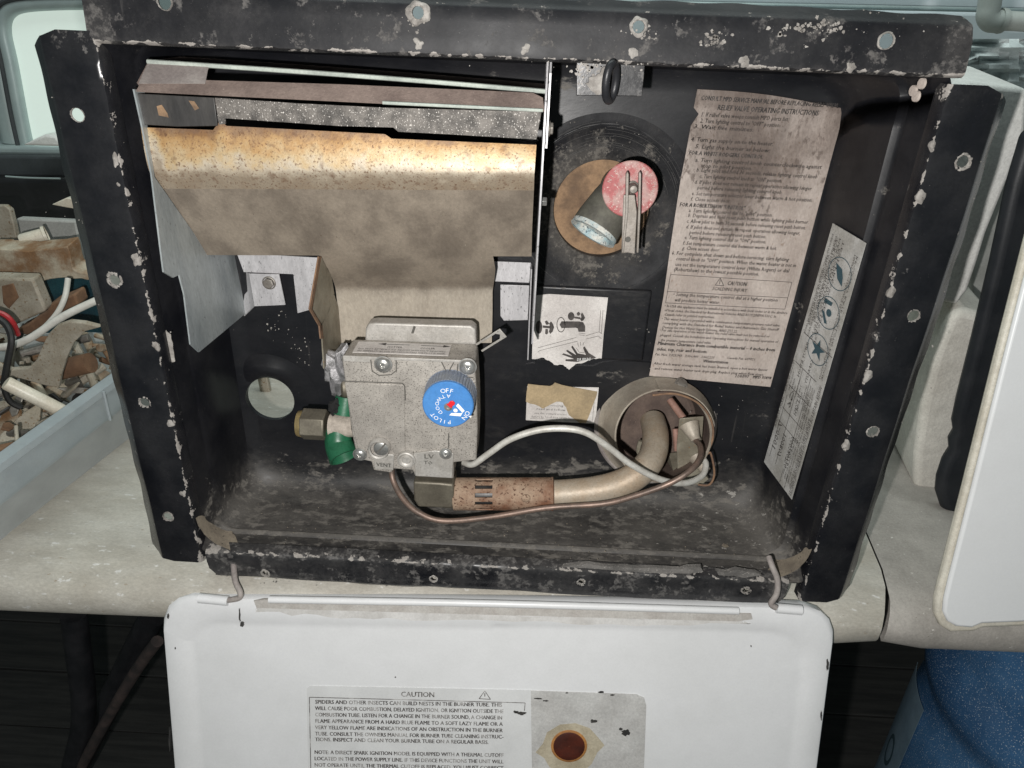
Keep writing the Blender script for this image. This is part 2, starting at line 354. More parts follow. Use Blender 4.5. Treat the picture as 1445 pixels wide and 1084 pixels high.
def tag(o, label=None, cat=None, group=None, kind=None):
    for k, v in (('label', label), ('category', cat), ('group', group), ('kind', kind)):
        if v: o[k] = v
    return o
# ---- lettering
_tc = {}
def glyphs(txt, res=2):
    if (txt, res) in _tc: return _tc[(txt, res)]
    cu = bpy.data.curves.new('t', 'FONT'); cu.body = txt; cu.size = 1; cu.resolution_u = res; cu.fill_mode = 'FRONT'
    o = bpy.data.objects.new('t', cu); COL.objects.link(o)
    dg = bpy.context.evaluated_depsgraph_get(); dg.update()
    me = bpy.data.meshes.new_from_object(o.evaluated_get(dg))
    vs = [(p.co.x, p.co.y) for p in me.vertices]; fs = [tuple(p.vertices) for p in me.polygons]
    bpy.data.objects.remove(o); bpy.data.curves.remove(cu); bpy.data.meshes.remove(me)
    _tc[(txt, res)] = (vs, fs); return vs, fs
def write(mb, txt, p0, p1, up, ht, lift=V((0, 0, 0)), res=1, shear=0.0, gap=None, fat=0):
    """letters set from p0 to p1 (baseline), cap height ht along up"""
    vs, fs = glyphs(txt, res)
    if not vs: return
    xm = max(v[0] for v in vs); ax = p1-p0; k = ht/.69
    for dx in ((0, fat) if fat else (0,)):
        mb.add([p0 + ax*((x+shear*y+dx)/xm) + up*(y*k) + lift for x, y in vs], fs)
def line(mb, a, b, wd, nrm, lift):
    d = (b-a).normalized(); s_ = d.cross(nrm).normalized()*wd/2
    mb.add([a-s_+lift, b-s_+lift, b+s_+lift, a+s_+lift], [(0, 1, 2, 3)])
FY = V((0, -1, 0))
def sheet_poly(mb, px, y, th=.0006):
    mb.prism([at(*p, y) for p in px], (0, th, 0)); return mb
def hexbolt(name, c, axis, r, h, mat, parent, washer=0):
    mb = MB()
    if washer: mb.lathe(c, axis, [(0, 0.0001), (0, washer), (.0008, washer), (.0012, washer*.9), (.0012, r)], 20)
    mb.lathe(c, axis, [(0, r), (h*.85, r), (h, r*.88), (h, .0001)], 6); return mb.build(name, mat, parent, bevel=r*.08)
def panscrew(name, c, r, parent, mat='steel', axis=(0, -1, 0)):
    mb = MB().lathe(c, axis, [(0, r*1.12), (.0006, r*1.12), (.0007, r), (r*.35, r*.93), (r*.55, r*.68), (r*.6, r*.36), (r*.42, r*.33), (r*.40, .0001)], 24)
    # six lobes of the drive
    for k in range(6):
        a = k*math.pi/3; d = V((math.cos(a), 0, math.sin(a)))
        mb.lathe(V(c)+d*r*.27+V(axis)*r*.42, axis, [(0, r*.10), (r*.1, r*.10), (r*.1, .0001)], 6)
    return mb.build(name, mat, parent)
def jag(pts, amp, n=4, seed=1):
    """ragged outline through pixel points"""
    rnd = random.Random(seed); out = []
    for i in range(len(pts)):
        a, b = pts[i], pts[(i+1) % len(pts)]
        for k in range(n):
            t = k/n; out.append((a[0]+(b[0]-a[0])*t + (rnd.uniform(-amp, amp) if k else 0), a[1]+(b[1]-a[1])*t + (rnd.uniform(-amp, amp) if k else 0)))
    return out

# ================================================================== WATER HEATER
heater = thing('water_heater', (0, .03, -.010), 'black gas water heater front pan with its white door hanging open', 'water heater')
BACK = .070
# ---- pan: walls and back pressed from one sheet
def rrect(xl, xr, zb, zt, r, n=22, c=5):
    pts = []
    for (cx, cz, a0) in ((xr-r, zt-r, 0), (xl+r, zt-r, 90), (xl+r, zb+r, 180), (xr-r, zb+r, 270)):
        for k in range(c+1):
            a = math.radians(a0+90*k/c); pts.append((cx+r*math.cos(a), cz+r*math.sin(a)))
    out = []
    for i, p in enumerate(pts):
        q = pts[(i+1) % len(pts)]; d = math.hypot(q[0]-p[0], q[1]-p[1]); m = n if d > .05 else 1
        for k in range(m): out.append((p[0]+(q[0]-p[0])*k/m, p[1]+(q[1]-p[1])*k/m))
    return out
rings = [(.0012, -.1955, .1968, .0080, .3078, .007), (.008, -.1935, .1945, .0085, .3070, .009), (.0185, -.1905, .1906, .0095, .3064, .0115), (.0200, -.1902, .1904, .0112, .3063, .012), (.0212, -.1900, .1902, .0116, .3062, .012), (.0224, -.1895, .1890, .0110, .3060, .0125),
         (.024, -.1885, .1866, .0115, .3058, .013), (.045, -.1868, .1826, .0130, .3053, .016), (.058, -.1855, .1806, .0150, .3045, .02),
         (.066, -.183, .1791, .020, .302, .024), (.0692, -.178, .1760, .027, .297, .026), (.070, -.172, .171, .034, .290, .028)]
mb = MB(); R_ = []
for y, xl, xr, zb, zt, r in rings: R_.append([V((x, y, z)) for x, z in rrect(xl, xr, zb, zt, r)])
for s_ in (.88, .72, .55, .38, .2):
    R_.append([V((p.x*s_, BACK, .162+(p.z-.162)*s_)) for p in R_[11]])
mb.grid([r+[r[0]] for r in R_]); n_ = len(R_[0])
mb.f.append(tuple((len(R_)-1)*(n_+1)+k for k in range(n_)))
mb.attr('dust', lambda p: (.22 if .0195 < p.y < .0218 and p.z < .02 else 0) + (.62*max(0, 1-(p.z-.006)/.055)*(.5+.5*min(1, p.y/.03)) if p.z < .06 else 0) + (.10 if p.x > -.02 and p.y > .06 else -.03 if p.x < -.1 else 0) + (.15*max(0, 1-math.hypot(abs(p.x)-.18, p.z-.02)/.03)))
mb.attr('wear', lambda p: .25 if p.y < .004 else (.30 if p.z < .035 and p.x > .1 else (.1 if p.z < .03 else -.18)))
HOLE = V((-.1635, BACK, .0853)); TAN = V((.0515, BACK, .2228)); FLUE = V((.1000, BACK, .0785))
pan = mb.build('pan', 'black', heater, solid=.0011, offset=1)
cut(pan, [(HOLE, FY, .0164, .03), (TAN, FY, .050, .03), (FLUE, FY, .033, .03)])
bm = bmesh.new(); bm.from_mesh(pan.data); bmesh.ops.remove_doubles(bm, verts=bm.verts, dist=1e-5); bm.to_mesh(pan.data); bm.free(); pan.data.set_sharp_from_angle(angle=math.radians(38))
# boss round the side hole and the dished ring round the relief valve
rowsH = []
for h, rr in ((.0001, .034), (.0006, .031), (.0022, .0265), (.0030, .0235), (.0026, .0205), (.0012, .0178), (0, .0164), (-.003, .0163)):
    rw = []
    for k in range(72):
        a = 2*math.pi*k/72; f = max(0, math.sin(a))**2; f = f if math.sin(a) > 0 else 0
        rw.append(HOLE+V((math.cos(a)*rr*(1+.0*f), -max(h, 0)*(.02+1.2*f*f)-min(h, 0)-.0002, math.sin(a)*rr)))
    rowsH.append(rw)
MB().grid([x+[x[0]] for x in rowsH]).build('hole_boss', 'black', pan)
mb = MB().lathe(TAN, FY, [(.0001, .0560), (.0003, .0525), (.0000, .0500), (-.0012, .047), (-.0035, .042), (-.0048, .036), (-.0062, .0305), (-.0075, .0292), (-.012, .029)], 72)
mb.attr('dust', lambda p: .12+.50*max(0, 1-(math.hypot(p.x-TAN.x, p.z-TAN.z)-.027)/.022)*(1 if p.x < TAN.x else .5)); mb.build('valve_dish', 'dish', pan)
# scuff arcs left by turning a wrench round the valve
mb = MB(); rnd = random.Random(3)
for k in range(46):
    r = rnd.uniform(.034, .052); a0 = rnd.uniform(.2, 3.6); ln = rnd.uniform(.15, .8); wd = rnd.uniform(.00004, .00010)
    dep = BACK+.0046*max(0, (.050-r)/.016)-.0006
    pts = [(TAN.x+rr*math.cos(a), dep, TAN.z+rr*math.sin(a)) for rr in (r-wd, r+wd) for a in [a0+ln*i/8 for i in range(9)]]
    mb.add(pts, [(i, i+1, i+10, i+9) for i in range(8)])
mt['scuff'] = M('scuff', (.06, .058, .056), rough=.7)
tag(mb.build('scuff_marks', 'scuff', pan), kind='stuff')
MB().lathe(TAN+V((0, .0125, 0)), FY, [(0, .031), (0, .016), (.002, .012), (.002, .0001)], 40).build('insulation', 'tan', heater)
# stamped step below the valve, ribs at the lower right
mb = MB().box((.0135, BACK-.0028, .128), (.0865, BACK+.0002, .1765)); mb.attr('dust', lambda p: .12); mb.build('stamped_step', 'black', pan, bevel=.0015, seg=3)
mb = MB().prism([at(*p, BACK-.0012) for p in jag([(757, 508), (800, 520), (850, 512), (920, 512), (918, 528), (890, 532), (850, 545), (800, 538), (750, 530), (742, 515)], 4, 3, 4)], (0, .0011, 0)); mb.build('torn_backing', 'black', pan)

# ---- flanges
def flange(name, A, B, out, wid, holes, seed, cham0=.5, cham1=.5, lip=.0065, chipseed=0, back=.006, wearb=.25, dustb=.05, flat=.0225, mat='flange'):
    rnd = random.Random(seed); A = V(A); B = V(B); out = V(out); L = (B-A).length; t = (B-A)/L; n = int(L/.0035)
    prof = [(-.0020, .008), (-.0016, .0014), (-.0009, .0003), (.0006, 0), (flat*.35, .0001), (flat*.7, 0), (flat, 0), (flat+.0008, .0005), (flat*.5+wid*.5, back*.5), (wid, back)]
    ph = [rnd.uniform(0, 6) for _ in range(6)]
    rows = []
    for i in range(n+1):
        u = L*i/n; row = []
        wob = .0005*math.sin(u*40+ph[0]) + .0003*math.sin(u*110+ph[1]); wo2 = .0006*math.sin(u*30+ph[2])+.0003*math.sin(u*210+ph[3])
        for j, (o_, y) in enumerate(prof):
            k = max(0, o_)/wid
            uu = min(max(u, cham0*max(0, o_-.5*wid)), L-cham1*max(0, o_-.5*wid))
            row.append(A+t*uu+out*(o_+(wo2*(k > .9))+(rnd.uniform(-.0003, .0003) if j == 2 else 0)) + V((0, y + wob*k + (rnd.uniform(-.00006, .00006) if j in (3, 4, 5) else 0), 0)))
        rows.append(row)
    mb = MB().grid(rows); m = len(prof)
    for i in range(len(mb.v)):
        j = i % m; u = (i//m)/n
        mb.a['wear'][i] = (.74+rnd.uniform(-.5, .2) if j == 2 else wearb+rnd.uniform(-.15, .3) if j == 1 else .34+rnd.uniform(-.3, .15) if j == 7 else (-.2 if j in (3, 4, 5, 6) else wearb*.2)) + (.35 if u < .02 or u > .98 else 0)
        mb.a['dust'][i] = dustb + (.12 if j in (0, 1, 2) else 0) + (.2 if u < .03 or u > .97 else 0)
    o = mb.build(name, mat, heater, solid=.0012, offset=1)
    cut(o, [(at(px, py, 0), FY, r, .016) for px, py, r, _ in holes])
    for q, (px, py, r, wr) in enumerate(holes):
        if wr <= 0: continue
        c = at(px, py, -.0002); rg = random.Random(seed*10+q); N = 34; ri = []
        lump = [rg.uniform(.2, 1.15) for _ in range(N)]; lump = [(lump[k-2]+2*lump[k-1]+3*lump[k]+2*lump[(k+1) % N]+lump[(k+2) % N])/9 for k in range(N)]
        for fr, h in ((0, .0), (.05, .0010), (.4, .0015), (.8, .0009), (1, -.0001)):
            ri.append([c + V((math.cos(2*math.pi*k/N), 0, math.sin(2*math.pi*k/N)))*(r*.93+(wr*lump[k])*fr) + V((0, -h*(.5+.8*rg.random()), 0)) for k in range(N)])
        MB().grid([x+[x[0]] for x in ri]).build('sealant_ring', 'seal', o)
    return o
H4 = .0033
top_f = flange('top_flange', (-.1975, 0, .3082), (.2005, 0, .3088), (0, .10, .995), .0222, [(233, 3, H4, .0006), (590, 18, .0027, .0042), (901, 38, .0027, .0024), (1250, 58, H4, .0012)], 11, .0, .25, wearb=.30, dustb=.16, flat=.0172, back=.009, mat='flanged')
left_f = flange('left_flange', (-.1962, 0, .3105), (-.1962, 0, .0005), (-1, 0, 0), .0330, [(111, 162, H4, .0008), (163, 395, .0030, .0032), (205, 567, .0029, .0022), (238, 728, .0030, .0018)], 12, .45, .3, wearb=.22, dustb=-.12, back=.010)
right_f = flange('right_flange', (.1972, 0, .3035), (.1972, 0, -.0055), (1, 0, 0), .0305, [(1358, 228, .0029, .0024), (1288, 445, .0032, .0016), (1231, 608, .0032, .0012)], 13, .45, .5, wearb=.20, dustb=-.08, back=.009, flat=.0215)
bot_f = flange('bottom_flange', (-.1905, 0, .0078), (.1850, 0, .0078), (0, 0, -1), .0205, [(375, 808, .0020, .0022), (612, 816, .0020, .0022), (820, 820, .0020, .0026), (1052, 832, .0021, .0025)], 14, .6, .6, back=.004, wearb=.34, dustb=.28, flat=.0165)
# caulk smeared in the lower corners and small caulk dabs on the edges
for sx, xw, sd in ((-1, -.1940, 3), (1, .1950, 5)):
    rg = random.Random(sd); rows = []
    for j in range(9):
        v = j/8; R = .0235*(1-v)**.8+.003; y = .0010+.026*v; row_ = []
        for i in range(13):
            t = i/12; a_ = math.pi/2*t; e_ = rg.uniform(-.0010, .0010)*(1 if i in (0, 12) else .25)
            cx, cz = xw-sx*(R+.0015*v), .0088+.002*v+R
            row_.append(V((cx+sx*(R-.0007)*math.cos(a_)+e_*(i == 12), y+rg.uniform(-.0004, .0004), cz-(R-.0007)*math.sin(a_)+e_*(i == 0))))
        rows.append(row_)
    MB().grid(rows).build('corner_caulk', 'caulk', heater)
mb = MB()
def blob(px, py, r, y=-.0004, sd=0, el=1.0):
    rg = random.Random(sd*77+int(px)); c = at(px, py, y); N = 20; L_ = [rg.uniform(.4, 1.25) for _ in range(N)]; L_ = [(L_[k-1]+2*L_[k]+L_[(k+1) % N])/4 for k in range(N)]
    def ring(f, h): return [c+V((math.cos(2*math.pi*k/N)*r*L_[k]*f, -h, math.sin(2*math.pi*k/N)*r*L_[k]*f*el)) for k in range(N)]
    MB().grid([x+[x[0]] for x in (ring(1, -.0012), ring(1, .0002), ring(.7, .0009), ring(.05, .0012))]).build('sealant_dab', 'seal', heater)
for px, py, r, el in ((163, 225, .0022, 2.4), (168, 260, .0012, 1.3), (192, 366, .0028, 1.8), (219, 487, .0026, 1.5), (240, 597, .0024, 1.6), (259, 696, .0028, 1.2), (591, 62, .0032, .9), (741, 70, .0028, 1.0), (893, 76, .0032, .8),
                      (1050, 87, .0035, .8), (1200, 95, .0032, .9), (1300, 278, .0030, 1.9), (1258, 412, .0026, 1.5), (1226, 530, .0030, 1.8), (1195, 628, .0026, 1.6), (1316, 205, .0016, 1.9)):
    blob(px, py, r, el=el)
for px, py in ((1288, 128), (1300, 118), (1292, 136), (1316, 114)):   # bare spots on the pan's corner
    wp_, wq_ = ((V((.1846-.0003, .034, 0)), V((-1, -.19, 0)).normalized()) if px < 1310 else (V((.1925-.0003, .0145, 0)), V((-1, -.33, 0)).normalized()))
    c = atP(px, py, wp_, wq_); MB().lathe(c, wq_, [(-.0008, .0026), (.0003, .0024), (.0004, .0001)], 14).build('bare_spot', 'paper', heater)
for pts in ([(234, 466), (241, 472), (244, 492), (247, 510), (243, 512), (238, 498), (233, 480)], [(222, 712), (250, 708), (250, 711), (224, 715)], [(1312, 258), (1345, 259), (1360, 261), (1345, 263), (1315, 262)]):
    MB().prism([at(x, y, -.0002 if pts[0][1] != 466 else .008) for x, y in jag(pts, .8, 3, 8)], (0, .0004, 0)).build('bare_scrape', 'seal', heater)
mt['primer'] = M('bare_primer', (.17, .16, .15), (.10, .095, .09), 90, rough=.9, speck=((.30, .28, .26), 300, .62), bump=.6)
# grey primer showing where the paint peeled on the lower lip
for q, pts in enumerate(([(385, 806), (410, 786), (440, 792), (470, 785), (500, 796), (540, 792), (600, 798), (600, 803), (540, 800), (470, 803), (420, 815)], [(780, 800), (830, 796), (900, 802), (960, 804), (990, 800), (990, 808), (930, 811), (860, 808), (800, 806)], [(650, 799), (700, 797), (730, 802), (700, 806), (660, 804)], [(1010, 806), (1050, 806), (1075, 812), (1050, 816), (1015, 812)])):
    MB().prism([at(x, y, .0005 if y > 800 else .0015) for x, y in jag(pts, 2.5, 3, q+20)], (0, .003, 0)).build('peeled_patch', 'primer', heater)

def specks(name, clusters, y, parent, mat='seal'):
    mb = MB(); rg = random.Random(len(clusters)*13+int(clusters[0][0]))
    for cx, cy, sx, sy, n, r0 in clusters:
        for k in range(n):
            c = at(rg.gauss(cx, sx), rg.gauss(cy, sy), y); r_ = r0*rg.uniform(.3, 1)**2/2600; m = rg.choice((5, 6, 7))
            mb.prism([c+V((math.cos(6.283*i/m)*r_*rg.uniform(.5, 1.2), 0, math.sin(6.283*i/m)*r_*rg.uniform(.5, 1.2))) for i in range(m)], (0, .0004, 0))
    return tag(mb.build(name, mat, parent, smooth=False), kind='stuff')
specks('paint_specks', [(1012, 55, 9, 7, 45, 3.2), (1130, 42, 18, 6, 40, 3.2), (1170, 38, 12, 6, 30, 3.2), (1048, 76, 12, 3, 30, 3), (1108, 80, 5, 4, 16, 2.6), (1140, 72, 6, 6, 14, 2.6), (742, 60, 12, 8, 14, 2.2), (885, 50, 6, 6, 20, 2.6), (915, 50, 8, 8, 24, 2.2), (590, 30, 12, 9, 22, 2.2), (500, 52, 60, 3, 40, 2.0), (700, 68, 120, 3, 80, 1.8), (1000, 92, 150, 3, 70, 1.6), (350, 48, 100, 4, 30, 1.5), (1220, 40, 40, 18, 30, 1.3)], -.0003, heater)
specks('paint_specks', [(85, 140, 8, 12, 10, 1.6), (150, 380, 10, 20, 16, 1.8), (130, 250, 30, 80, 24, 1.1), (200, 560, 18, 60, 24, 1.3), (245, 730, 14, 30, 20, 1.8), (1355, 240, 12, 20, 26, 2.0), (1290, 455, 14, 26, 26, 1.8), (1250, 600, 30, 60, 30, 1.4), (1190, 750, 14, 30, 30, 2.2), (1320, 350, 20, 60, 24, 1.2)], -.0003, heater)
specks('paint_specks', [(470, 812, 60, 6, 60, 1.8), (700, 818, 90, 6, 80, 1.8), (950, 826, 80, 6, 70, 1.8), (1060, 832, 20, 6, 30, 2.2), (390, 810, 14, 6, 26, 2.2)], -.0004, heater)
specks('paint_specks', [(1040, 590, 40, 60, 40, 1.2), (880, 470, 50, 40, 40, 1.2), (830, 180, 60, 30, 30, 1.0), (395, 460, 14, 14, 22, 2.0), (430, 500, 8, 16, 24, 1.6), (330, 590, 30, 60, 20, 1.0), (780, 110, 12, 8, 6, 2.2)], BACK-.0006, heater)
specks('paint_specks', [(822, 100, 6, 9, 26, 3.0), (842, 95, 8, 5, 18, 3.0), (890, 100, 10, 8, 10, 2.2)], .0062, heater)

# ---- exhaust hood
Lp = V((-.181, 0, .287)); Ln = V((1, 0, .0588)).normalized()
def wing(px, py): return atP(px, py, Lp, Ln)
hood_rows = []
def lerp(a, b, t): return a+(b-a)*t
ctrl = [(at(200, 182, .0030), at(757, 205, .0030)), (at(206, 214, .0012), at(755, 228, .0012)), (at(211, 242, .0), at(754, 247, .0))]
lower = [(at(216, 252, .0012), at(754, 255, .0012)), (at(232, 275, .0085), at(753, 277, .0085)), (at(262, 318, .0215), at(751, 320, .0215)), (at(292, 360, .0345), at(750, 362, .0345))]
nx = 60
def row(a, b): return [lerp(a, b, i/nx) for i in range(nx+1)]
mbB = MB().grid([row(*c) for c in ctrl]); tops = [at(200, 182, .003).z, at(211, 242, 0).z]
# tabs that step up along the band's upper edge
band_top = [(200, 180), (307, 184), (308, 172), (318, 168), (320, 178), (548, 190), (551, 196), (757, 205)]
mbB = MB()
ups = []
for i in range(nx+1):
    t = i/nx; px = 200+557*t
    for (x0, y0), (x1, y1) in zip(band_top, band_top[1:]):
        if x0 <= px <= x1+.01: py = y0+(y1-y0)*(px-x0)/max(1e-3, x1-x0); break
    ups.append(at(px, py, .003))
rowsB = [ups]
for f in (.25, .5, .75): rowsB.append([lerp(u, v, f)+V((0, -.0006*math.sin(math.pi*f), 0)) for u, v in zip(ups, row(*ctrl[2]))])
fa = [lerp(u, v, .90) for u, v in zip(ups, row(*ctrl[2]))]; fb = [lerp(u, v, .55) for u, v in zip(row(*lower[0]), row(*lower[1]))]
for t in (0, .2, .4, .6, .8, 1.0): rowsB.append([(1-t)**2*a+2*t*(1-t)*c_+t*t*b for a, c_, b in zip(fa, row(*ctrl[2]), fb)])
mbB.grid(rowsB)
for i in range(len(mbB.v)):
    j = i//(nx+1); x = (i % (nx+1))/nx; mbB.a['wear'][i] = (1.0, .72, .55, .38, .28, .20, .10, .0, -.12, -.22)[j]*(1-.30*x) - (.3 if x < .04 else 0)
hood = mbB.build('exhaust_hood', 'band', heater, solid=.0008, offset=1)
mb = MB().grid([fb, [lerp(u, v, .2) for u, v in zip(fb, row(*lower[2]))]]+[row(*c) for c in lower[2:]])
def prow(px0, py0, px1, py1, y, n=32): return [lerp(at(px0, py0, y), at(px1, py1, y), i/n) for i in range(n+1)]
i0, i1 = 21, 53; last = (len(lower)-1)*(nx+1)
prev = [last+i for i in range(i0, i1+1)]
for j, q in enumerate(((463, 380, 699, 380, .0442), (468, 391, 698, 391, .0500), (471, 399, 697, 399, .0545), (473, 405, 696, 405, .0574), (474, 411, 695, 411, .0590), (475, 420, 695, 420, .0597), (478, 440, 695, 440, .0600), (481, 484, 694, 484, .0605))):
    k = len(mb.v); mb.v += prow(*q); cur = [k+i for i in range(33)]
    for i in range(32): mb.f.append((prev[i], prev[i+1], cur[i+1], cur[i]))
    for i in cur: mb.a['dust'][i] = (.0, .1, .35, .7, 1.0, 1.1, 1.2, 1.2)[j]  # dust channel only blends the chute to a paler steel tone
    prev = cur
for i in range(last+nx+1): mb.a['dust'][i] = 0
mb.build('deflector_sheet', 'sheet', hood, solid=.0008, offset=1)
XF = at(474, 408, .058).x-.0006
def flap(pts, nm, mat): MB().prism([atX(x, y, XF) for x, y in pts], (.0008, 0, 0)).build(nm, mat, hood)
flap([(452, 364), (445, 402), (438, 436), (452, 459), (462, 440), (470, 414), (466, 390)], 'chute_flap', 'olive')
flap([(470, 416), (460, 444), (450, 460), (453, 476), (456, 520), (474, 492), (480, 484), (478, 440)], 'chute_flap', 'olive')
flap([(452, 362), (448, 362), (435, 436), (449, 460), (451, 478), (455, 478), (453, 459), (439, 436)], 'flap_edge', 'rustedge')
# side plates
mb = MB().prism([wing(x, y) for x, y in ((187, 126), (199, 180), (212, 246), (224, 345), (229, 384), (242, 392), (251, 388), (258, 415), (267, 486), (279, 497), (355, 434), (362, 420), (352, 392), (334, 358), (292, 358), (216, 250), (206, 180), (202, 128))], (.0008, 0, 0)); mb.build('left_side_plate', 'zinc', hood)
mb = MB().prism([V((.0128, y, z)) for y, z in ((.0, .290), (-.002, .268), (-.001, .250), (.006, .20), (.020, .157), (.069, .150), (.069, .302), (.02, .304), (.008, .3055))], (.0009, 0, 0)); mb.build('right_side_plate', 'zincl', hood)
MB().prism([V((.0142, y, z)) for y, z in ((-.001, .268), (-.001, .301), (.003, .3055), (.014, .3055), (.014, .268))], (.0009, 0, 0)).build('right_side_plate', 'zincl', hood)
# slotted plate on top, roof, front strip
def pl(px, py, k=0): # plate that rises from the front edge backwards
    a = at(192, 128, 0); b = at(768, 156, 0); c = at(209, 88, .013); n = (b-a).cross(c-a).normalized(); return atP(px, py, a+V((0, k, 0)), n)
MB().prism([pl(x, y) for x, y in ((192, 128), (768, 156), (766, 138), (752, 131), (640, 126), (480, 119), (283, 113), (295, 93), (280, 90), (209, 87), (193, 117), (196, 121))], (0, .0006, -.0006)).build('slotted_plate', 'dustplate', hood)
MB().prism([pl(x, y)+V((0, -.0003, .0004)) for x, y in ((196, 119), (290, 119), (295, 93), (280, 90), (210, 88.5))], (0, .0002, -.0002)).build('clean_plate_end', 'greyplate', hood)
a, b = at(209, 87, .013), at(770, 129, .013)
mid = [lerp(a, b, i/10)+V((0, 0, .0006*math.sin(math.pi*i/10))) for i in range(11)]
MB().grid([mid, [p+V((0, .010, .0006)) for p in mid], [p+V((0, .034, .0012)) for p in mid]]).build('roof_plate', 'dustplate', hood, solid=.0010, offset=-1)
MB().tube([p+V((0, -.0006, .0)) for p in mid], .0011, 8, steps=1).build('roof_edge', 'mint', hood)
a, b = at(540, 145, -.0004), at(766, 156, -.0004); MB().tube([a, lerp(a, b, .5), b], .0008, 8, steps=2).build('strip_edge', 'mint', hood)
MB().prism([at(x, y, .0012) for x, y in ((303, 138), (420, 146), (540, 152), (764, 158), (757, 197), (640, 190), (562, 186), (555, 180), (480, 178), (318, 167), (318, 175), (309, 176))], (0, .0008, 0)).build('front_strip', 'speckle', hood)
MB().prism([at(x, y, .0002) for x, y in ((193, 132), (302, 138), (307, 178), (250, 179), (200, 176))], (0, .0008, 0)).build('front_tab', 'soot', hood, bevel=.0003)
for pts in ([(221, 150), (228, 148), (236, 160), (238, 166), (224, 163)], [(266, 142), (274, 143), (281, 153), (275, 156)]): MB().prism([at(x, y, .0) for x, y in pts], (0, .0003, 0)).build('paint_dab', 'tan', hood)
# screw through the strip and bolts on the outer side
mb = MB().tube([at(752, 165, .004), at(762, 166, .004)], .0018, 10, steps=0); mb.build('screw_end', 'dull', hood)
hexbolt('bolt', V((.0150, .006, .2762)), (1, 0, 0), .0030, .0026, 'dull', hood, .0038)
hexbolt('bolt', V((.0137, .010, .2405)), (1, 0, 0), .0024, .0030, 'steel', hood)
# brackets below the deflector
MB().prism([at(x, y, .066) for x, y in ((334, 357), (452, 364), (438, 437), (420, 442), (414, 387), (344, 384))], (0, .0008, 0)).build('mounting_bracket', 'zincl', hood)
p_ = [at(x, y, .0635) for x, y in ((352, 386), (394, 387), (403, 430), (360, 432))]; q_ = [wing(340, 384), wing(345, 446)]
MB().grid([[p_[1], p_[0], lerp(p_[0], q_[0], .55)+V((0, .002, 0)), q_[0]], [p_[2], p_[3], lerp(p_[3], q_[1], .55)+V((0, .002, 0)), q_[1]]]).build('mounting_tab', 'zincl', hood, solid=.0008)
hexbolt('bolt', at(380, 399, .0635), (0, -1, 0), .0035, .0026, 'dull', hood, .0043)
MB().prism([at(x, y, .066) for x, y in ((697, 369), (749, 371), (747, 399), (697, 397))], (0, .0008, 0)).build('mounting_bracket', 'zincl', hood)
MB().prism([at(x, y, .060) for x, y in ((706, 402), (747, 403), (745, 452), (711, 453), (706, 446))], (0, .0008, 0)).build('mounting_tab', 'zincl', hood, bevel=.0003)
a, b = at(749, 380, .055), at(744, 508, .0655); MB().prism([a, b, b+V((.0008, 0, 0)), a+V((.0008, 0, 0))], (0, .012, 0)).build('bracket_edge', 'zincl', hood)

# ---- latch bracket with its ring
lb = MB().prism([at(x, y, .0065) for x, y in ((814, 84), (911, 84), (906, 136), (813, 135))], (0, .0012, 0)); lb.attr('wear', lambda p: .33 if p.x < .043 else .05); lb.attr('dust', lambda p: .25)
latch = lb.build('latch_bracket', 'flange', heater, bevel=.0003)
c = at(862, 116, -.002)
ang = [math.radians(a) for a in range(0, 361, 20)]
MB().tube([c+V((math.sin(a)*.0026, -.004*math.cos(a)*.4 + math.sin(a)*.004, math.cos(a)*.0080)) for a in ang], .0019, 12, steps=3, caps=False).build('latch_ring', 'darkmetal', latch)
MB().prism([at(x, y, .004) for x, y in jag([(826, 118), (836, 108), (846, 104), (850, 96), (858, 92), (858, 130), (845, 134), (834, 128)], 2, 3, 2)], (0, .0026, 0)).build('bare_metal_patch', 'seal', latch)

# ---- gas control valve
FV = .006
def vz(px, py): return at(px, py, FV)
body = [(482, 505), (486, 502), (665, 509), (670, 512), (673, 560), (674, 606), (672, 650), (640, 653), (640, 676), (586, 673), (582, 664), (556, 662), (552, 668), (527, 664), (524, 652), (504, 648), (496, 610)]
mb = MB().prism([vz(*p) for p in body], (0, .024, 0)); gv = mb.build('gas_valve', 'cast', heater, bevel=.0010, seg=3)
# rear flange above the body
pts = [(516, 463), (520, 457), (530, 456), (664, 460), (671, 465), (672, 480)]
A_ = [at(x, y, .031) for x, y in pts]; MB().prism(A_+[V((A_[-1].x, .031, .120)), V((A_[0].x-.004, .031, .120))], (0, .010, 0)).build('rear_flange', 'cast2', gv, bevel=.001, seg=3)
MB().tube([at(585, 461, .0305), at(582, 470, .0305)], .0007, 8, steps=0).build('cast_mark', 'groove', gv)
# lighter shoulder along the top front edge
zt = vz(575, 505).z
MB().prism([at(x, y, FV-.0004) for x, y in ((484, 502), (668, 509), (669, 516), (648, 515), (648, 512), (560, 509), (524, 508), (524, 512), (484, 510))], (0, .001, 0)).build('top_lip', 'cast2', gv, bevel=.0003)
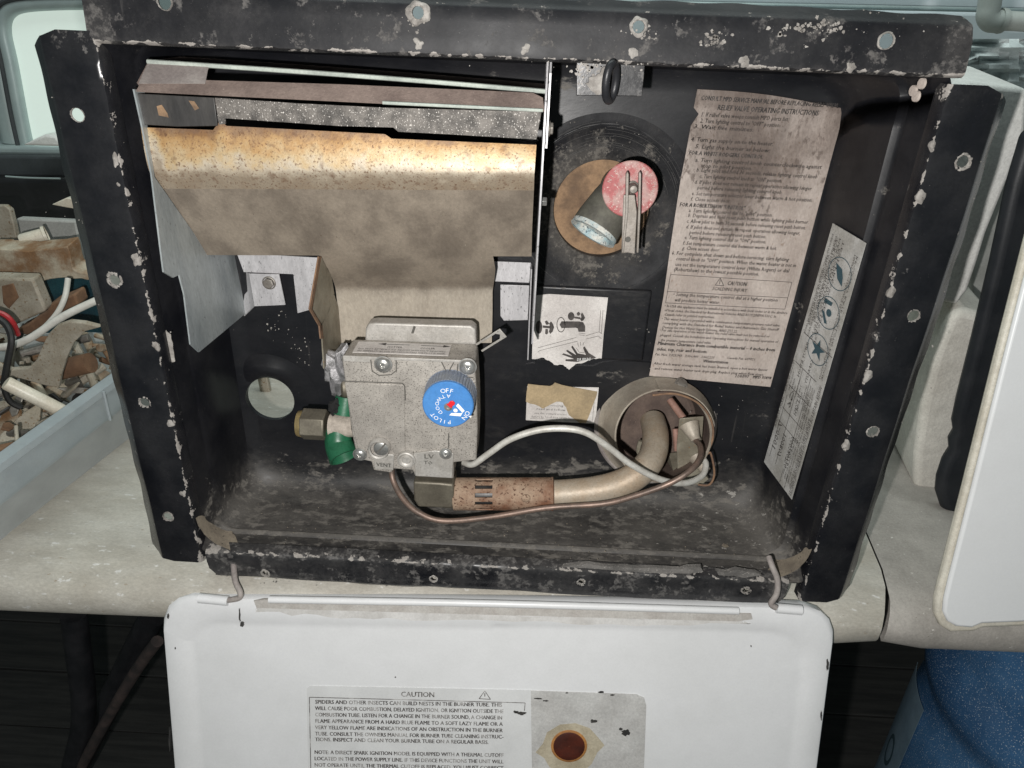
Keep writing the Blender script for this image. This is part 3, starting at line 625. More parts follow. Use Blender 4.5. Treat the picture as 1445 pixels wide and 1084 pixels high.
# sticker on the sloping top
P0 = vz(486, 502); P1 = vz(668, 509)
def tp(u, v): return V((P0.x+(P1.x-P0.x)*u, FV+.0015+.021*v, P0.z+(P1.z-P0.z)*u+.0003))
cor = [tp(.05, .12), tp(.80, .12), tp(.80, .86), tp(.05, .86)]
MB().prism(cor, (0, 0, .0003)).build('top_sticker', 'paperw', gv)
mb = MB(); up_ = V((0, 1, 0))
for a, b, v in ((.30, .47, .72), (.56, .72, .72)): line(mb, tp(a, v), tp(b, v), .0006, V((0, 0, 1)), V((0, 0, .0005)))
for u, s_ in ((.22, 1), (.80, -1)):
    mb.add([tp(u, .72)+V((0, 0, .0005)), tp(u+.06*s_, .80)+V((0, 0, .0005)), tp(u+.06*s_, .64)+V((0, 0, .0005))], [(0, 1, 2)])
line(mb, tp(.22, .72), tp(.34, .72), .0006, V((0, 0, 1)), V((0, 0, .0005))); line(mb, tp(.70, .72), tp(.78, .72), .0006, V((0, 0, 1)), V((0, 0, .0005)))
write(mb, 'HOTTER', tp(.30, .48), tp(.42, .48), up_, .0022, V((0, 0, .0005))); write(mb, 'COOLER', tp(.56, .48), tp(.68, .48), up_, .0022, V((0, 0, .0005)))
write(mb, 'DO NOT ATTEMPT TO ADJUST WITHOUT READING', tp(.08, .32), tp(.77, .32), up_, .0016, V((0, 0, .0005))); write(mb, 'SET TEMPERATURE DIAL BEFORE LIGHTING THE PILOT BURNER', tp(.08, .18), tp(.77, .18), up_, .0015, V((0, 0, .0005)))
mb.build('sticker_lettering', 'ink', gv)
# raised and recessed panels on the face
def facepart(nm, pts, mat, d, th=.0009, bev=.0004): return MB().prism([at(x, y, FV-d) for x, y in pts], (0, th+.0006, 0)).build(nm, mat, gv, bevel=bev)
facepart('face_panel', [(486, 540), (568, 543), (571, 546), (572, 640), (556, 640), (548, 620), (530, 616), (516, 640), (506, 640), (497, 600)], 'cast', .0006)
for pts in ([(484, 538), (568, 541), (571, 545), (572, 565)], [(523, 508), (525, 524), (535, 530), (552, 529), (559, 523), (559, 509)], [(646, 514), (645, 525), (652, 532), (668, 533)], [(623, 511), (630, 525), (633, 525), (640, 512)], [(633, 612), (633, 632)]):
    MB().tube([at(x, y, FV-.0008) for x, y in pts], .0003, 6, steps=1).build('face_seam', 'groove', gv)
facepart('outlet_cover', [(584, 640), (614, 636), (640, 640), (638, 675), (586, 672)], 'cast2', .0015, .001)
facepart('vent_lug', [(526, 640), (556, 642), (555, 664), (529, 662)], 'cast2', .0012, .001)
for tx, a, b, h in (('VENT', (531, 658), (552, 660), .0026), ('LV', (598, 647), (612, 648), .0030), ('TO', (598, 655), (610, 656), .0022)):
    mb = MB(); write(mb, tx, at(*a, FV-.0032), at(*b, FV-.0032), V((0, 0, 1)), h); tag(mb.build('cast_lettering', 'groove', gv), kind='stuff')
for px, py, r in ((541, 514, .0046), (660, 517, .0046), (508, 641, .0038), (629, 640, .0034)): panscrew('screw', at(px, py, FV-.0012), r, gv)
MB().lathe(at(574, 647, FV-.0006), FY, [(0, .0056), (.0022, .0054), (.0026, .0046), (.0016, .0040), (.0012, .0030), (.0022, .0022), (.0022, .0001)], 28).build('brass_plug', 'cast2', gv)
c = at(536, 630, FV); mb = MB().lathe(c, FY, [(0, .0068), (.004, .0064), (.0048, .0058), (.0040, .0049)], 30); mb.build('vent_boss', 'cast2', gv)
MB().lathe(at(538, 633, FV-.0038), FY, [(0, .0046), (.001, .0044), (.0014, .0036), (.0014, .0001)], 26).build('slotted_screw', 'steel', gv)
c = at(538, 633, FV-.0054); line_ = V((.6, 0, .8)); MB().prism([c-line_*.0042+V((.0004, 0, -.0003)), c+line_*.0042+V((.0004, 0, -.0003)), c+line_*.0042-V((.0004, 0, -.0003)), c-line_*.0042-V((.0004, 0, -.0003))], (0, .0003, 0)).build('screw_slot', 'groove', gv)
# knob
KF = -.0090; KC = at(632, 572, KF); KR = .0143
mb = MB(); N = 96
prof = [(.0148, .0150, 0), (.0142, .0150, 1), (.0030, .0146, 1), (.0026, KR, 0), (.0006, KR, 0), (0, KR-.0006, 0)]
rowsK = []
for yo, r, kn in prof:
    rowsK.append([KC + V((0, yo, 0)) + V((math.cos(2*math.pi*k/N), 0, math.sin(2*math.pi*k/N)))*(r - (.0005 if kn and k % 2 else 0)) for k in range(N)])
MB().grid([x+[x[0]] for x in rowsK[:4]]).build('knob_skirt', 'knurl', gv, smooth=False)
mb = MB().grid([x+[x[0]] for x in rowsK[3:]]); mb.f.append(tuple(2*(N+1)+k for k in range(N))); mb.build('knob', 'blue', gv)
def kp(x, z, d=.0004): return KC + V((x*KR, -d, z*KR))
mbk = MB()
def arc_text(mb, s, r, a0, a1, ht, inward=False):
    for i, ch in enumerate(s):
        a = math.radians(a0+(a1-a0)*i/max(1, len(s)-1)); vs, fs = glyphs(ch, 2)
        xm = [v[0] for v in vs]; w_ = max(xm)-min(xm); mx_ = (max(xm)+min(xm))/2
        rad = V((math.cos(a), 0, math.sin(a))); upv = -rad if inward else rad; xv = V((upv.z, 0, -upv.x))
        base = KC + rad*(r*KR) + V((0, -.0004, 0))
        mb.add([base + xv*((x-mx_)*ht/.69*1.05) + upv*((y-.345)*ht/.69) for x, y in vs], fs)
arc_text(mbk, 'OFF', .66, 106, 77, .0026); arc_text(mbk, 'PILOT', .74, -86, -143, .0024); arc_text(mbk, 'ON', .82, -22, -37, .0026); arc_text(mbk, 'ATWOOD', .42, 86, 228, .0021, True)
for pts in ([(.32, .0), (.40, .12), (.66, -.19), (.57, -.28)], [(.05, -.43), (.14, -.32), (.52, -.31), (.60, -.25), (.50, -.45)]): mbk.add([kp(x, z) for x, z in pts], [tuple(range(len(pts)))])
mbk.add([kp(.30+.085*math.cos(k*.5236), -.20+.085*math.sin(k*.5236)) for k in range(12)], [tuple(range(12))])
mbk.add([kp(x, z) for x, z in ((.80, -.42), (.94, -.40), (.90, -.50))], [(0, 1, 2)])
mbk.build('knob_lettering', 'white', gv)
MB().lathe(kp(.02, -.05, 0), FY, [(0, .0025), (.0008, .0024), (.0009, .0016), (.0002, .0014), (.0002, .0001)], 20).build('knob_screw', 'steel', gv)
MB().prism([kp(x, z, .0013) for x, z in ((-.06, .06), (.02, .12), (.10, .23), (.20, .25), (.29, .16), (.26, .06), (.17, .0), (.18, -.07), (.08, -.06), (.02, .01))], (0, .0008, 0)).build('red_paint_dot', 'red', gv, bevel=.0003)
# slotted lever at the right, inlet fittings at the left
a, b = at(676, 492, .020), at(708, 472, .016); d = (b-a).normalized(); nn = V((-d.z, 0, d.x))
for off in (-.0030, .0022): MB().prism([a+nn*off, b+nn*off, b+nn*(off+.0013), a+nn*(off+.0013)], (0, .0010, 0)).build('lever_arm', 'cast2', gv, bevel=.0003)
MB().prism([b+nn*-.0030, b+d*.0014+nn*-.0030, b+d*.0014+nn*.0035, b+nn*.0035, b-d*.003+nn*.0022, b-d*.001+nn*.0004, b-d*.003+nn*-.0017], (0, .0010, 0)).build('lever_end', 'cast2', gv, bevel=.0003)
a, b = at(428, 598, .022), at(466, 600, .022)
MB().lathe(a, b-a, [(0, .0096), (.0002, .0100), (.0142, .0100), (.0148, .0094), (.0148, .0001)], 6, up=(0, .3, 1)).build('hex_fitting', 'brass', gv, bevel=.0006)
MB().lathe(a-(b-a).normalized()*.003, b-a, [(0, .004), (0, .0080), (.0035, .0086)], 24).build('brass_olive', 'brassy', gv)
MB().tube([b, at(486, 601, .022), at(500, 600, .022)], .0072, 20).build('taped_thread', 'thread', gv)
mb = MB().tube([at(478, 606, .022), at(478, 626, .019), at(486, 646, .013)], lambda t: .0070+.0020*t, 22, caps=False)
mb.build('green_cap', 'green', gv, solid=.0012)
MB().tube([at(489, 560, .024), at(485, 585, .020)], .0066, 16).build('green_tape', 'green', gv)
mb = MB(); rg = random.Random(5)
def lump(px, py, y, r, nm, mat, par, sd=1, el=1.3):
    rg = random.Random(sd); me = bmesh.new(); bmesh.ops.create_icosphere(me, subdivisions=3, radius=r)
    off = V([rg.uniform(0, 9) for _ in range(3)])
    from mathutils import noise
    mb = MB(); c = at(px, py, y)
    for v in me.verts: v.co *= 1+.5*noise.noise(v.co*(2.2/r)+off)+.2*noise.noise(v.co*(6/r)+off)
    mb.v = [c+V((v.co.x, v.co.y*.8, v.co.z*el)) for v in me.verts]; mb.f = [tuple(x.index for x in f.verts) for f in me.faces]; me.free()
    return mb.build(nm, mat, par)
lump(482, 522, .030, .0105, 'foil_wad', 'foil', gv, 3, 1.5)
lump(474, 575, .018, .0042, 'black_cloth_tie', 'cloth', gv, 4, 1.2)
MB().lathe(at(490, 545, .028), (-.9, -.3, 0), [(-.008, .008), (.003, .008), (.004, .0066), (.0045, .0001)], 24).build('side_plug', 'brass', gv)

# ---- burner: elbow, rusty shutter collar, tube into the flue
TD = .022
bt = MB().tube([at(768, 697, TD), at(790, 697, TD), at(840, 692, TD), at(880, 681, TD+.001), at(908, 662, TD+.006), (at(922, 640, TD+.018)), at(925, 614, TD+.034), at(921, 594, TD+.050)], lambda t: .0092-.0006*t, 30, steps=8).build('burner_tube', 'tube', heater)
# collar with real slots
A0, A1 = at(641, 697, TD), at(780, 697, TD); ax = (A1-A0).normalized(); L_ = (A1-A0).length; u_ = V((0, 0, 1)); u_ = (u_-ax*u_.dot(ax)).normalized(); w2 = ax.cross(u_)
nl, na = 40, 48; mb = MB(); rg = random.Random(2)
for i in range(nl+1):
    for k in range(na):
        a = 2*math.pi*k/na; r = .0102+rg.uniform(-.00012, .00012); mb.v.append(A0+ax*(L_*i/nl)+(u_*math.cos(a)+w2*math.sin(a))*r)
fr = math.atan2(V((0, -1, .6)).dot(w2), V((0, -1, .6)).dot(u_)); k0 = int(round(fr/(2*math.pi)*na)) % na
gone = set()
for s_ in (-9, -5, -1, 3, 7):
    for kk in (0, 1): gone.add((k0+s_+kk) % na)
for i in range(nl):
    for k in range(na):
        if 9 <= i <= 15 and k in gone: continue
        a = i*na+k; b = i*na+(k+1) % na; mb.f.append((a, b, b+na, a+na))
mb.build('air_shutter', 'rust', bt, solid=.0008)
MB().tube([A0+ax*.004, A1-ax*.004], .0070, 20, steps=0).build('dark_core', 'soot', bt)  # dark inner tube added so the slots look shaded inside
panscrew('rivet', at(742, 703, TD-.0103), .0026, bt, 'rust')
MB().lathe(A1-ax*.0012, ax, [(0, .0095), (0, .0108), (.0014, .0110), (.002, .0095)], 36).build('collar_lip', 'rust', bt)
mb = MB().prism([at(x, y, .012) for x, y in ((583, 680), (622, 682), (640, 684), (641, 712), (638, 718), (590, 716), (584, 706))], (0, .019, 0)); mb.build('brass_elbow', 'brass', bt, bevel=.0014, seg=3)
MB().lathe(at(640, 698, TD), ax, [(-.006, .0086), (.001, .0090), (.003, .0090)], 30).build('orifice_nut', 'brass', bt)
MB().lathe(at(606, 681, .022), (0, 0, 1), [(-.003, .0072), (.001, .0072), (.0015, .0064), (.0035, .0062)], 26).build('outlet_nipple', 'steel', bt)

# ---- flue collar
f0 = at(925, 600, .0685); f1 = at(936, 616, .040); axf = (f1-f0).normalized()
lenf = (f1-f0).length
mb = MB().lathe(f0, f1-f0, [(-.0005, .0385), (.002, .0392), (.004, .0375), (.0062, .0362), (lenf*.55, .0335), (lenf*.9, .0318), (lenf, .0312), (lenf+.0006, .0304), (lenf-.001, .0298)], 64)
fc = mb.build('flue_collar', 'flue', heater)
MB().lathe(f0, f1-f0, [(.0001, .0375), (.0016, .0402), (.0008, .0412), (-.0005, .0418)], 64).build('collar_flange', 'greyplate', fc)
MB().lathe(f0, f1-f0, [(lenf-.001, .0298), (lenf*.5, .0305), (-.012, .0300), (-.014, .0280), (-.014, .0001)], 56).build('flue_lining', 'fluein', fc)
# strap with a screw over the collar's top
MB().grid([[f0+axf*h+V((math.cos(a), 0, math.sin(a)))*rr for a in [math.radians(100-85*i/20) for i in range(21)]] for h, rr in ((.006, .0372), (lenf*.45, .0351), (lenf*.92, .0328))]).build('collar_strap', 'flue', fc, solid=.0006)
MB().tube([f1+V((math.cos(math.radians(a)), 0, math.sin(math.radians(a))))*.0314+V((0, -.0006, 0)) for a in (110, 85, 60, 40, 20, 0, -20)]+[at(1003, 640, .040), at(1008, 668, .040), at(1001, 684, .040), at(985, 684, .042)], .0007, 8).build('strap_edge', 'rustedge', fc)
sc_ = f0+axf*(lenf*.42)+V((math.cos(math.radians(74)), 0, math.sin(math.radians(74))))*.0356
hexbolt('bolt', sc_, (.15, -.6, .75), .0034, .0018, 'dull', fc, .0044)
# pilot assembly
pa = MB().prism([at(x, y, .050) for x, y in ((959, 591), (993, 588), (990, 632), (984, 668), (956, 664), (955, 630))], (0, .0012, 0)).build('pilot_bracket', 'olive', heater, bevel=.0003)
MB().prism([at(x, y, .0495) for x, y in ((950, 664), (985, 660), (1000, 676), (990, 684), (946, 682))], (0, .02, .001)).build('pilot_shelf', 'olive', pa)
MB().tube([at(964, 590, .056), at(945, 564, .066)], .0024, 10).build('pilot_rod', 'pink', pa)
MB().tube([at(955, 636, .055), at(953, 605, .06)], .0020, 10).build('pilot_rod', 'pink', pa)
for P, Q, r0, r1 in (((973, 600, .049), (982, 622, .040), .0066, .0034), ((984, 645, .047), (995, 664, .038), .0058, .0036)):
    MB().tube([at(*P), lerp(at(*P), at(*Q), .5), at(*Q)], lambda t, r0=r0, r1=r1: r0+(r1-r0)*min(1, t*1.3), 20).build('pilot_boot', 'flue', pa)
MB().tube([at(925, 654, .05), at(902, 640, .055), at(904, 622, .056)], .0016, 8).build('pilot_clip', 'olive', pa)
# tubes along the floor
MB().tube([at(655, 653, .016), at(668, 655, .010), at(690, 640, .008), at(720, 620, .006), at(760, 607, .005), at(800, 605, .004), at(830, 612, .004), at(860, 632, .005), at(890, 655, .006), at(930, 676, .010), at(965, 682, .016), at(990, 672, .026), at(996, 655, .034), at(990, 646, .040)], .0020, 14, steps=8).build('pilot_gas_tube', 'greytube', heater)
MB().tube([at(553, 652, .018), at(554, 675, .010), at(566, 700, .008), at(588, 722, .007), at(625, 735, .006), at(690, 730, .006), at(770, 717, .006), at(850, 711, .005), at(895, 700, .003), at(945, 682, .002), at(975, 663, .006), at(988, 645, .018), at(988, 630, .032), at(982, 622, .039)], .0018, 12, steps=8).build('thermocouple_lead', 'copper', heater)

# ---- relief valve
rv0 = V((.062, .078, .236)); dc = at(889, 267, .034)
rv = MB().tube([rv0, lerp(rv0, dc, .45), dc+V((0, .004, 0))], lambda t: .0128 if t < .5 else .0122, 30, steps=4).build('relief_valve', 'valvebody', heater)
o0 = at(872, 272, .056); o1 = at(836, 330, .045); oa = (o1-o0).normalized()
MB().lathe(o0, oa, [(0, .0110), (.006, .0122), ((o1-o0).length*.7, .0138), ((o1-o0).length*.94, .0140)], 36).build('outlet_pipe', 'valvebody', rv)
ol = (o1-o0).length
MB().lathe(o0, oa, [(ol*.90, .01405), (ol, .0142), (ol, .0118), (ol*.93, .0108), (ol*.86, .0104), (ol*.8, .0001)], 36).build('outlet_rim', 'verd', rv)
mb = MB().lathe(dc, FY, [(-.0010, .0146), (.0004, .0149), (.0008, .0144), (.0007, .0001)], 56); mb.build('valve_disc', 'redp', rv)
mb = MB()
def disc_text(s, r, a0, a1, ht):
    for i, ch in enumerate(s):
        a = math.radians(a0+(a1-a0)*i/max(1, len(s)-1)); vs, fs = glyphs(ch, 1); xs = [v[0] for v in vs]; mx_ = (max(xs)+min(xs))/2
        rad = V((math.cos(a), 0, math.sin(a))); xv = V((rad.z, 0, -rad.x)); base = dc+rad*r+V((0, -.0011, 0))
        mb.add([base+xv*((x-mx_)*ht/.69)+rad*((y-.345)*ht/.69) for x, y in vs], fs)
disc_text('NIZ', .0122, 160, 135, .0018); disc_text('EXI', .0122, 62, 40, .0018); disc_text('SUND', .0122, 18, -14, .0018); disc_text('ISTI', .0122, 250, 215, .0018)
mb.build('disc_lettering', 'paper', rv)
LD = .0262
MB().prism([at(x, y, LD) for x, y in ((880, 275), (896, 275), (899, 300), (896, 359), (886, 357), (877, 358), (878, 320))], (0, .0010, 0)).build('lever', 'lever', rv, bevel=.0004)
for x0, x1, xb in ((883.5, 887.5, 878), (901.5, 905, 899)):
    MB().prism([at(x0, 246, LD-.0022), at((x0+x1)/2, 242, LD-.0022), at(x1, 246, LD-.0022), at(x1-1, 300, LD-.0012), at(xb+2.2, 357, LD-.0008), at(xb-.6, 357, LD-.0008), at(x0-1, 300, LD-.0012)], (0, .0032, 0)).build('lever_cheek', 'lever', rv, bevel=.0003)
MB().lathe(at(886, 338, LD-.0003), FY, [(0, .0016), (.0001, .0001)], 20).build('lever_hole', 'groove', rv)
MB().lathe(at(892, 264, .0330), FY, [(0, .0034), (.0012, .0034), (.0016, .0026), (.0060, .0024), (.0068, .0018), (.0070, .0001)], 24).build('valve_stem', 'dull', rv)

# ---- instruction label on the back of the pan
PD = .0672; LU = V((0, 0, 1))
Ledge = [(984, 126), (979, 152), (986, 161), (975, 177), (968, 215), (960, 256), (948, 335), (936, 420), (916, 530)]
Redge = [(1192, 153), (1188, 170), (1184, 184), (1178, 205), (1170, 235), (1158, 280), (1138, 355), (1116, 440), (1087, 546)]
mb = MB(); rows = []; nU = 16
for (lx, ly), (rx, ry) in zip(Ledge, Redge):
    rows.append([at(lx+(rx-lx)*u/nU, ly+(ry-ly)*u/nU - (5*math.sin(math.pi*min(1, u/nU*1.1))*(1 if ly == 126 else 0)), PD+(.0004*math.sin(u*1.3+ly*.03))) for u in range(nU+1)])
rows = [r for i in range(len(rows)-1) for r in [[lerp(a, b, k/4) for a, b in zip(rows[i], rows[i+1])] for k in range(4)]]+[rows[-1]]
mb.grid(rows)
def soil(p):
    z = p.z; x = p.x
    d = .25+.75*max(0, min(1, (z-.205)/.07))
    core = max(0, 1-math.hypot((x-.128)/.036, (z-.246)/.042)); drip = max(0, 1-abs(x-.127)/.010)*max(0, min(1, (z-.125)/.09))
    return -.22 + .70*max(0, min(1, (z-.195)/.07)) + .55*core + .36*drip + (.12 if z > .284 else 0)
mb.attr('dust', soil)
mt['label'] = M('stained_label', (.47, .41, .37), (.35, .295, .26), 34, rough=.75, dust=((.062, .042, .034), 0, 34, .75), speck=((.30, .23, .19), 170, .66), bump=.15, bs=80, stretch=(1.25, 1, .7))
lab = mb.build('instruction_label', 'label', heater, solid=.0003)
TX = [(988, 141, 1182, 'CONSULT MPD SERVICE MANUAL BEFORE REPLACING RELIEF VALVE', 5.2, 1), (1011, 155, 1153, 'RELIEF VALVE OPERATING INSTRUCTIONS', 6.0, 1),
 (988, 164, 1112, '1. If relief valve weeps consult MPD parts list.', 5, 0), (987, 173, 1100, '2. Turn lighting control to "OFF" position.', 5, 0), (978, 181, 1062, '3. Wait five minutes.', 5, 0),
 (974, 199, 1090, '4. Turn gas supply on to the heater.', 5, 0), (980, 209, 1085, '5. Light the burner as below:', 5, 0), (971, 218, 1075, 'FOR A WHITE RODGERS CONTROL', 5, 1), (980, 228, 1158, 'a. Turn lighting control knob counterclockwise against', 5, 0),
 (988, 236, 1060, 'stop to pilot position.', 5, 0), (982, 242, 1152, 'b. Light pilot and hold 30 seconds, release lighting control knob', 5, 0), (986, 251, 1102, 'c. Turn lighting control knob to "ON" position.', 5, 0),
 (979, 259, 1144, 'd. If pilot does not remain lit repeat operation allowing longer', 5, 0), (983, 267, 1103, 'period before releasing lighting control knob.', 5, 0), (975, 275, 1145, 'e. Set temperature selector lever between warm & hot position.', 5, 0),
 (974, 283, 1030, 'f. Close access door.', 5, 0), (958, 291, 1050, 'FOR A ROBERTSHAW "UNITROL"', 5.2, 1), (971, 299, 1089, 'a. Turn lighting control dial to "pilot" position.', 5, 0),
 (970, 306, 1140, 'b. Depress and hold reset push button while lighting pilot burner.', 5, 0), (968, 314, 1136, 'c. Allow pilot to burn 30 seconds before releasing reset push button.', 5, 0), (967, 322, 1128, 'd. If pilot does not remain lit repeat operation allowing longer,', 5, 0),
 (972, 330, 1080, 'period before releasing reset push button.', 5, 0), (965, 337, 1080, 'e. Turn lighting control dial to "ON" position.', 5, 0), (963, 345, 1095, 'f. Set temperature control dial between warm & hot.', 5, 0), (962, 352, 1015, 'g. Close access door.', 5, 0),
 (947, 359, 1112, '6. For complete shut down and before servicing, turn lighting', 5.2, 0), (953, 367, 1122, 'control knob to "OFF" position. When the water heater is not in', 5.2, 0), (952, 375, 1112, 'use set the temperature control lever (White Rogers) or dial', 5.2, 0), (950, 382, 1070, '(Robertshaw) to the lowest possible position.', 5.2, 0),
 (1025, 402, 1052, 'CAUTION', 5.8, 1), (1004, 409, 1053, 'SCALDING INJURY', 4.8, 0), (949, 417, 1096, '\u2022 Setting the temperature control dial at a higher position', 5, 0), (951, 425, 1015, 'will produce hotter water.', 5, 0),
 (937, 433, 1110, '\u2022 In USA this appliance must be installed in accordance with local codes or in the absence', 4, 0), (937, 439, 1094, 'of local codes, the Standard for Recreational Vehicles ANSI A119.2/NFPA 501C. In', 4, 0), (937, 445, 1008, 'Canada refer to printed instructions.', 4, 0),
 (933, 451, 1099, '\u2022 This water heater is provided with a combination temperature pressure relief valve', 4, 0), (934, 457, 1098, 'complying with the Standard for Relief Valves and Automatic Gas Shutoff', 4, 0), (934, 463, 1040, 'Devices for Hot Water Supply Systems, ANSI Z21.22.', 4, 0),
 (930, 467, 1085, '\u2022 For safe operation of the water heater the relief valve must not be removed or', 4, 0), (931, 474, 1097, 'plugged. Consult the Installation and Operating Instructions for manual operation of', 4, 0), (932, 481, 1003, 'the pressure temperature relief valve.', 4, 0),
 (927, 486, 1092, 'Minimum Clearance from combustible material \u2013 0 inches from', 5.2, 1), (926, 494, 997, 'sides, top, rear and bottom.', 5.2, 1), (924, 501, 1007, 'Pat. Nos. 3,023,943   3,056,400   3,062,233', 3.8, 0), (1025, 506, 1064, 'Canada Pat. 609021', 3.6, 0),
 (991, 511, 1026, 'Winterization', 5, 1), (922, 514, 1082, 'After fresh water storage tank has been drained, open a hot water faucet', 4, 0), (923, 521, 1077, 'and remove water heater tank drain plug. Replace plug when flow stops.', 4, 0), (1036, 532, 1087, '11/07/97    MPD 93898', 4.6, 1)]
mb = MB(); lift = V((0, -.0006, 0))
for x0, y0, x1, s, h, bold in TX:
    p0 = at(x0, y0, PD); p1 = at(x1, y0+(x1-x0)*.058, PD); write(mb, s, p0, p1, V((.04, 0, 1)), h/2350*1.05, lift, 1, .14, fat=.10 if bold else .035)
def pline(mb, pts, wd, y=PD, close=False, l=lift):
    q = [at(*p, y) for p in pts]
    for a, b in zip(q, q[1:]+([q[0]] if close else [])): line(mb, a, b, wd, FY, l)
pline(mb, [(946, 387), (1117, 398), (1107, 436), (939, 427)], .00030, close=True); pline(mb, [(941, 411), (1111, 420)], .00030)
pline(mb, [(1016, 392), (1009, 402), (1021, 403)], .0004, close=True); pline(mb, [(1016, 395), (1015, 401)], .0004)
mb.build('label_lettering', 'ink', lab)

# ---- rating sticker on the right wall
sp = V((.1826-.0011, .045, .15)); sn = V((-1, -.17, 0)).normalized()
SC = [atP(x, y, sp, sn) for x, y in ((1175, 315), (1222, 343), (1117, 705), (1078, 652))]
def S(u, v): return lerp(lerp(SC[0], SC[1], u), lerp(SC[3], SC[2], u), v)
st = MB().prism([S(0, 0), S(1, 0), S(1, .5), S(1, 1), S(0, 1), S(0, .5)], -sn*.0003).build('rating_sticker', 'papers', heater)
mb = MB(); l2 = sn*.0003
def stext(s, u, v0, v1, h): # runs along the sticker, letters upright towards its left edge
    p0 = S(u, v0); p1 = S(u, v1); write(mb, s, p0, p1, (S(0, (v0+v1)/2)-S(1, (v0+v1)/2)).normalized(), h, l2, 1)
stext('WATER HEATER FOR INSTALLATION IN RECREATIONAL VEHICLES', .97, .52, .99, .0030); stext('INSTALL ONLY WITH THE DOOR SUPPLIED', .90, .66, .97, .0020); stext('FOR USE WITH PROPANE GAS', .30, .04, .34, .0026); stext('APPROVED FOR INSTALLATION', .18, .10, .36, .0022); stext('AUTOMATIC STORAGE HEATER', .42, .06, .38, .0020)
stext('MODEL NUMBER', .06, .52, .66, .0026); stext('SERIAL NUMBER', .06, .68, .82, .0026); stext('7-0001', .22, .78, .90, .0046); stext('100807', .42, .80, .91, .0042); stext('000280720', .66, .78, .92, .0042); stext('G6', .30, .62, .70, .0040); stext('1.1 GPH', .52, .62, .70, .0036); stext('INPUT BTU/H', .30, .42, .56, .0024); stext('CAPACITY', .55, .46, .56, .0024)
for u in (.46, .60, .76): stext('MAXIMUM INLET PRESSURE 13 INCHES W.C. MINIMUM 11', u+.30 if u < .5 else u, .93, .995, .0010)
for u, v0, v1 in ((.34, .52, .95), (.62, .52, .95), (.12, .66, .95)): line(mb, S(u, v0), S(u, v1), .0004, sn, l2)
for v in (.40, .52, .62, .72, .78): line(mb, S(.08, v), S(.78 if v != .40 else 1, v+.0), .0004, sn, l2)
for u in (.70, .76, .82): stext('NOTICE KEEP VENT AREA FREE OF DIRT AND OBSTRUCTION AT ALL TIMES', u, .55, .96, .0015)
for q, u in enumerate((.13, .24, .36, .47, .86, .92)): stext(('ENERGY EFFICIENCY CERTIFIED WITHOUT TEMPERATURE ABOVE', 'DESIGN CERTIFIED UNDER ANSI STANDARD', 'MAX WORKING PRESSURE 150 PSI', 'TEST PRESSURE 300 PSI', 'MINIMUM CLEARANCE FROM COMBUSTIBLE CONSTRUCTION', 'RECOVERY RATE GALLONS PER HOUR')[q], u, .03 if u < .5 else .05, .40 if u < .5 else .50, .0016)
for q in range(9): stext(('TYPE OF GAS', 'MANIFOLD', 'GPH RATING', 'TANK CAPACITY')[q % 4], .14+.075*q, .56+.02*(q % 3), .64+.02*(q % 3), .0013)
mb.build('sticker_lettering', 'ink', st)
mb = MB()
for v, k in ((.135, 0), (.275, 1), (.415, 2)):
    c = S(.58, v); ax_ = (S(1, v)-S(0, v)).normalized(); ay_ = (S(.58, v-.1)-S(.58, v+.1)).normalized(); R0 = .0092
    def E_(x, y): return c+ax_*x*R0*1.25+ay_*y*R0+l2
    N = 36
    mb.add([E_(math.cos(2*math.pi*i/N)*f, math.sin(2*math.pi*i/N)*f) for f in (1, .95) for i in range(N)], [(i, (i+1) % N, N+(i+1) % N, N+i) for i in range(N)])
    if k == 0:
        mb.add([E_(x, y) for x, y in ((-.5, .5), (.1, .35), (.35, -.1), (.45, -.6), (-.05, -.35), (-.3, .05))], [tuple(range(6))])
    if k == 1:
        for pts in (((-.6, .7), (.1, .75), (.1, .5), (-.6, .4)), ((-.6, -.1), (-.35, -.1), (.15, -.7), (-.1, -.75)), ): mb.add([E_(*p) for p in pts], [tuple(range(4))])
        mb.add([E_(.05+.24*math.cos(i*.5236), .02+.24*math.sin(i*.5236)) for i in range(12)], [tuple(range(12))])
    if k == 2:
        mb.add([E_(math.cos(math.radians(90+36*i))*(.70 if i % 2 == 0 else .28), math.sin(math.radians(90+36*i))*(.70 if i % 2 == 0 else .28)) for i in range(10)]+[E_(0, 0)], [(i, (i+1) % 10, 10) for i in range(10)])
mb.build('sticker_emblems', 'inkblue', st)

# ---- scald warning sticker with its tap and hand
SD = BACK-.0032
bs_ = MB().prism([at(x, y, SD) for x, y in [(756, 417), (775, 415), (858, 420), (852, 470), (849, 506)]+jag([(849, 506), (838, 506), (824, 512), (812, 514), (803, 522), (799, 518), (795, 515), (782, 515), (775, 509), (768, 505), (755, 507), (747, 507)], 1.2, 3, 9)[:-3]+[(752, 460)]], (0, .0003, 0)).build('scald_sticker', 'paperw', heater)
lf = V((0, -.0003, 0)); mb = MB()
def bp(pts): mb.add([at(730+x/5.164, 400+y/5.164, SD)+lf for x, y in pts], [tuple(range(len(pts)))])
def ell(cx, cy, rx, ry, a0=0, a1=360, n=20): return [(cx+rx*math.cos(math.radians(a0+(a1-a0)*i/n)), cy+ry*math.sin(math.radians(a0+(a1-a0)*i/n))) for i in range(n+(a1-a0 < 360))]
bp(ell(158, 318, 24, 48)); bp([(185, 305), (240, 310), (240, 328), (185, 322)]); bp([(200, 275), (215, 268), (232, 290), (225, 300), (208, 300)]); bp([(205, 330), (222, 332), (225, 360), (215, 372), (202, 365)]); bp([(245, 275), (258, 290), (268, 318), (258, 350), (240, 368), (230, 350), (238, 320), (232, 290)])
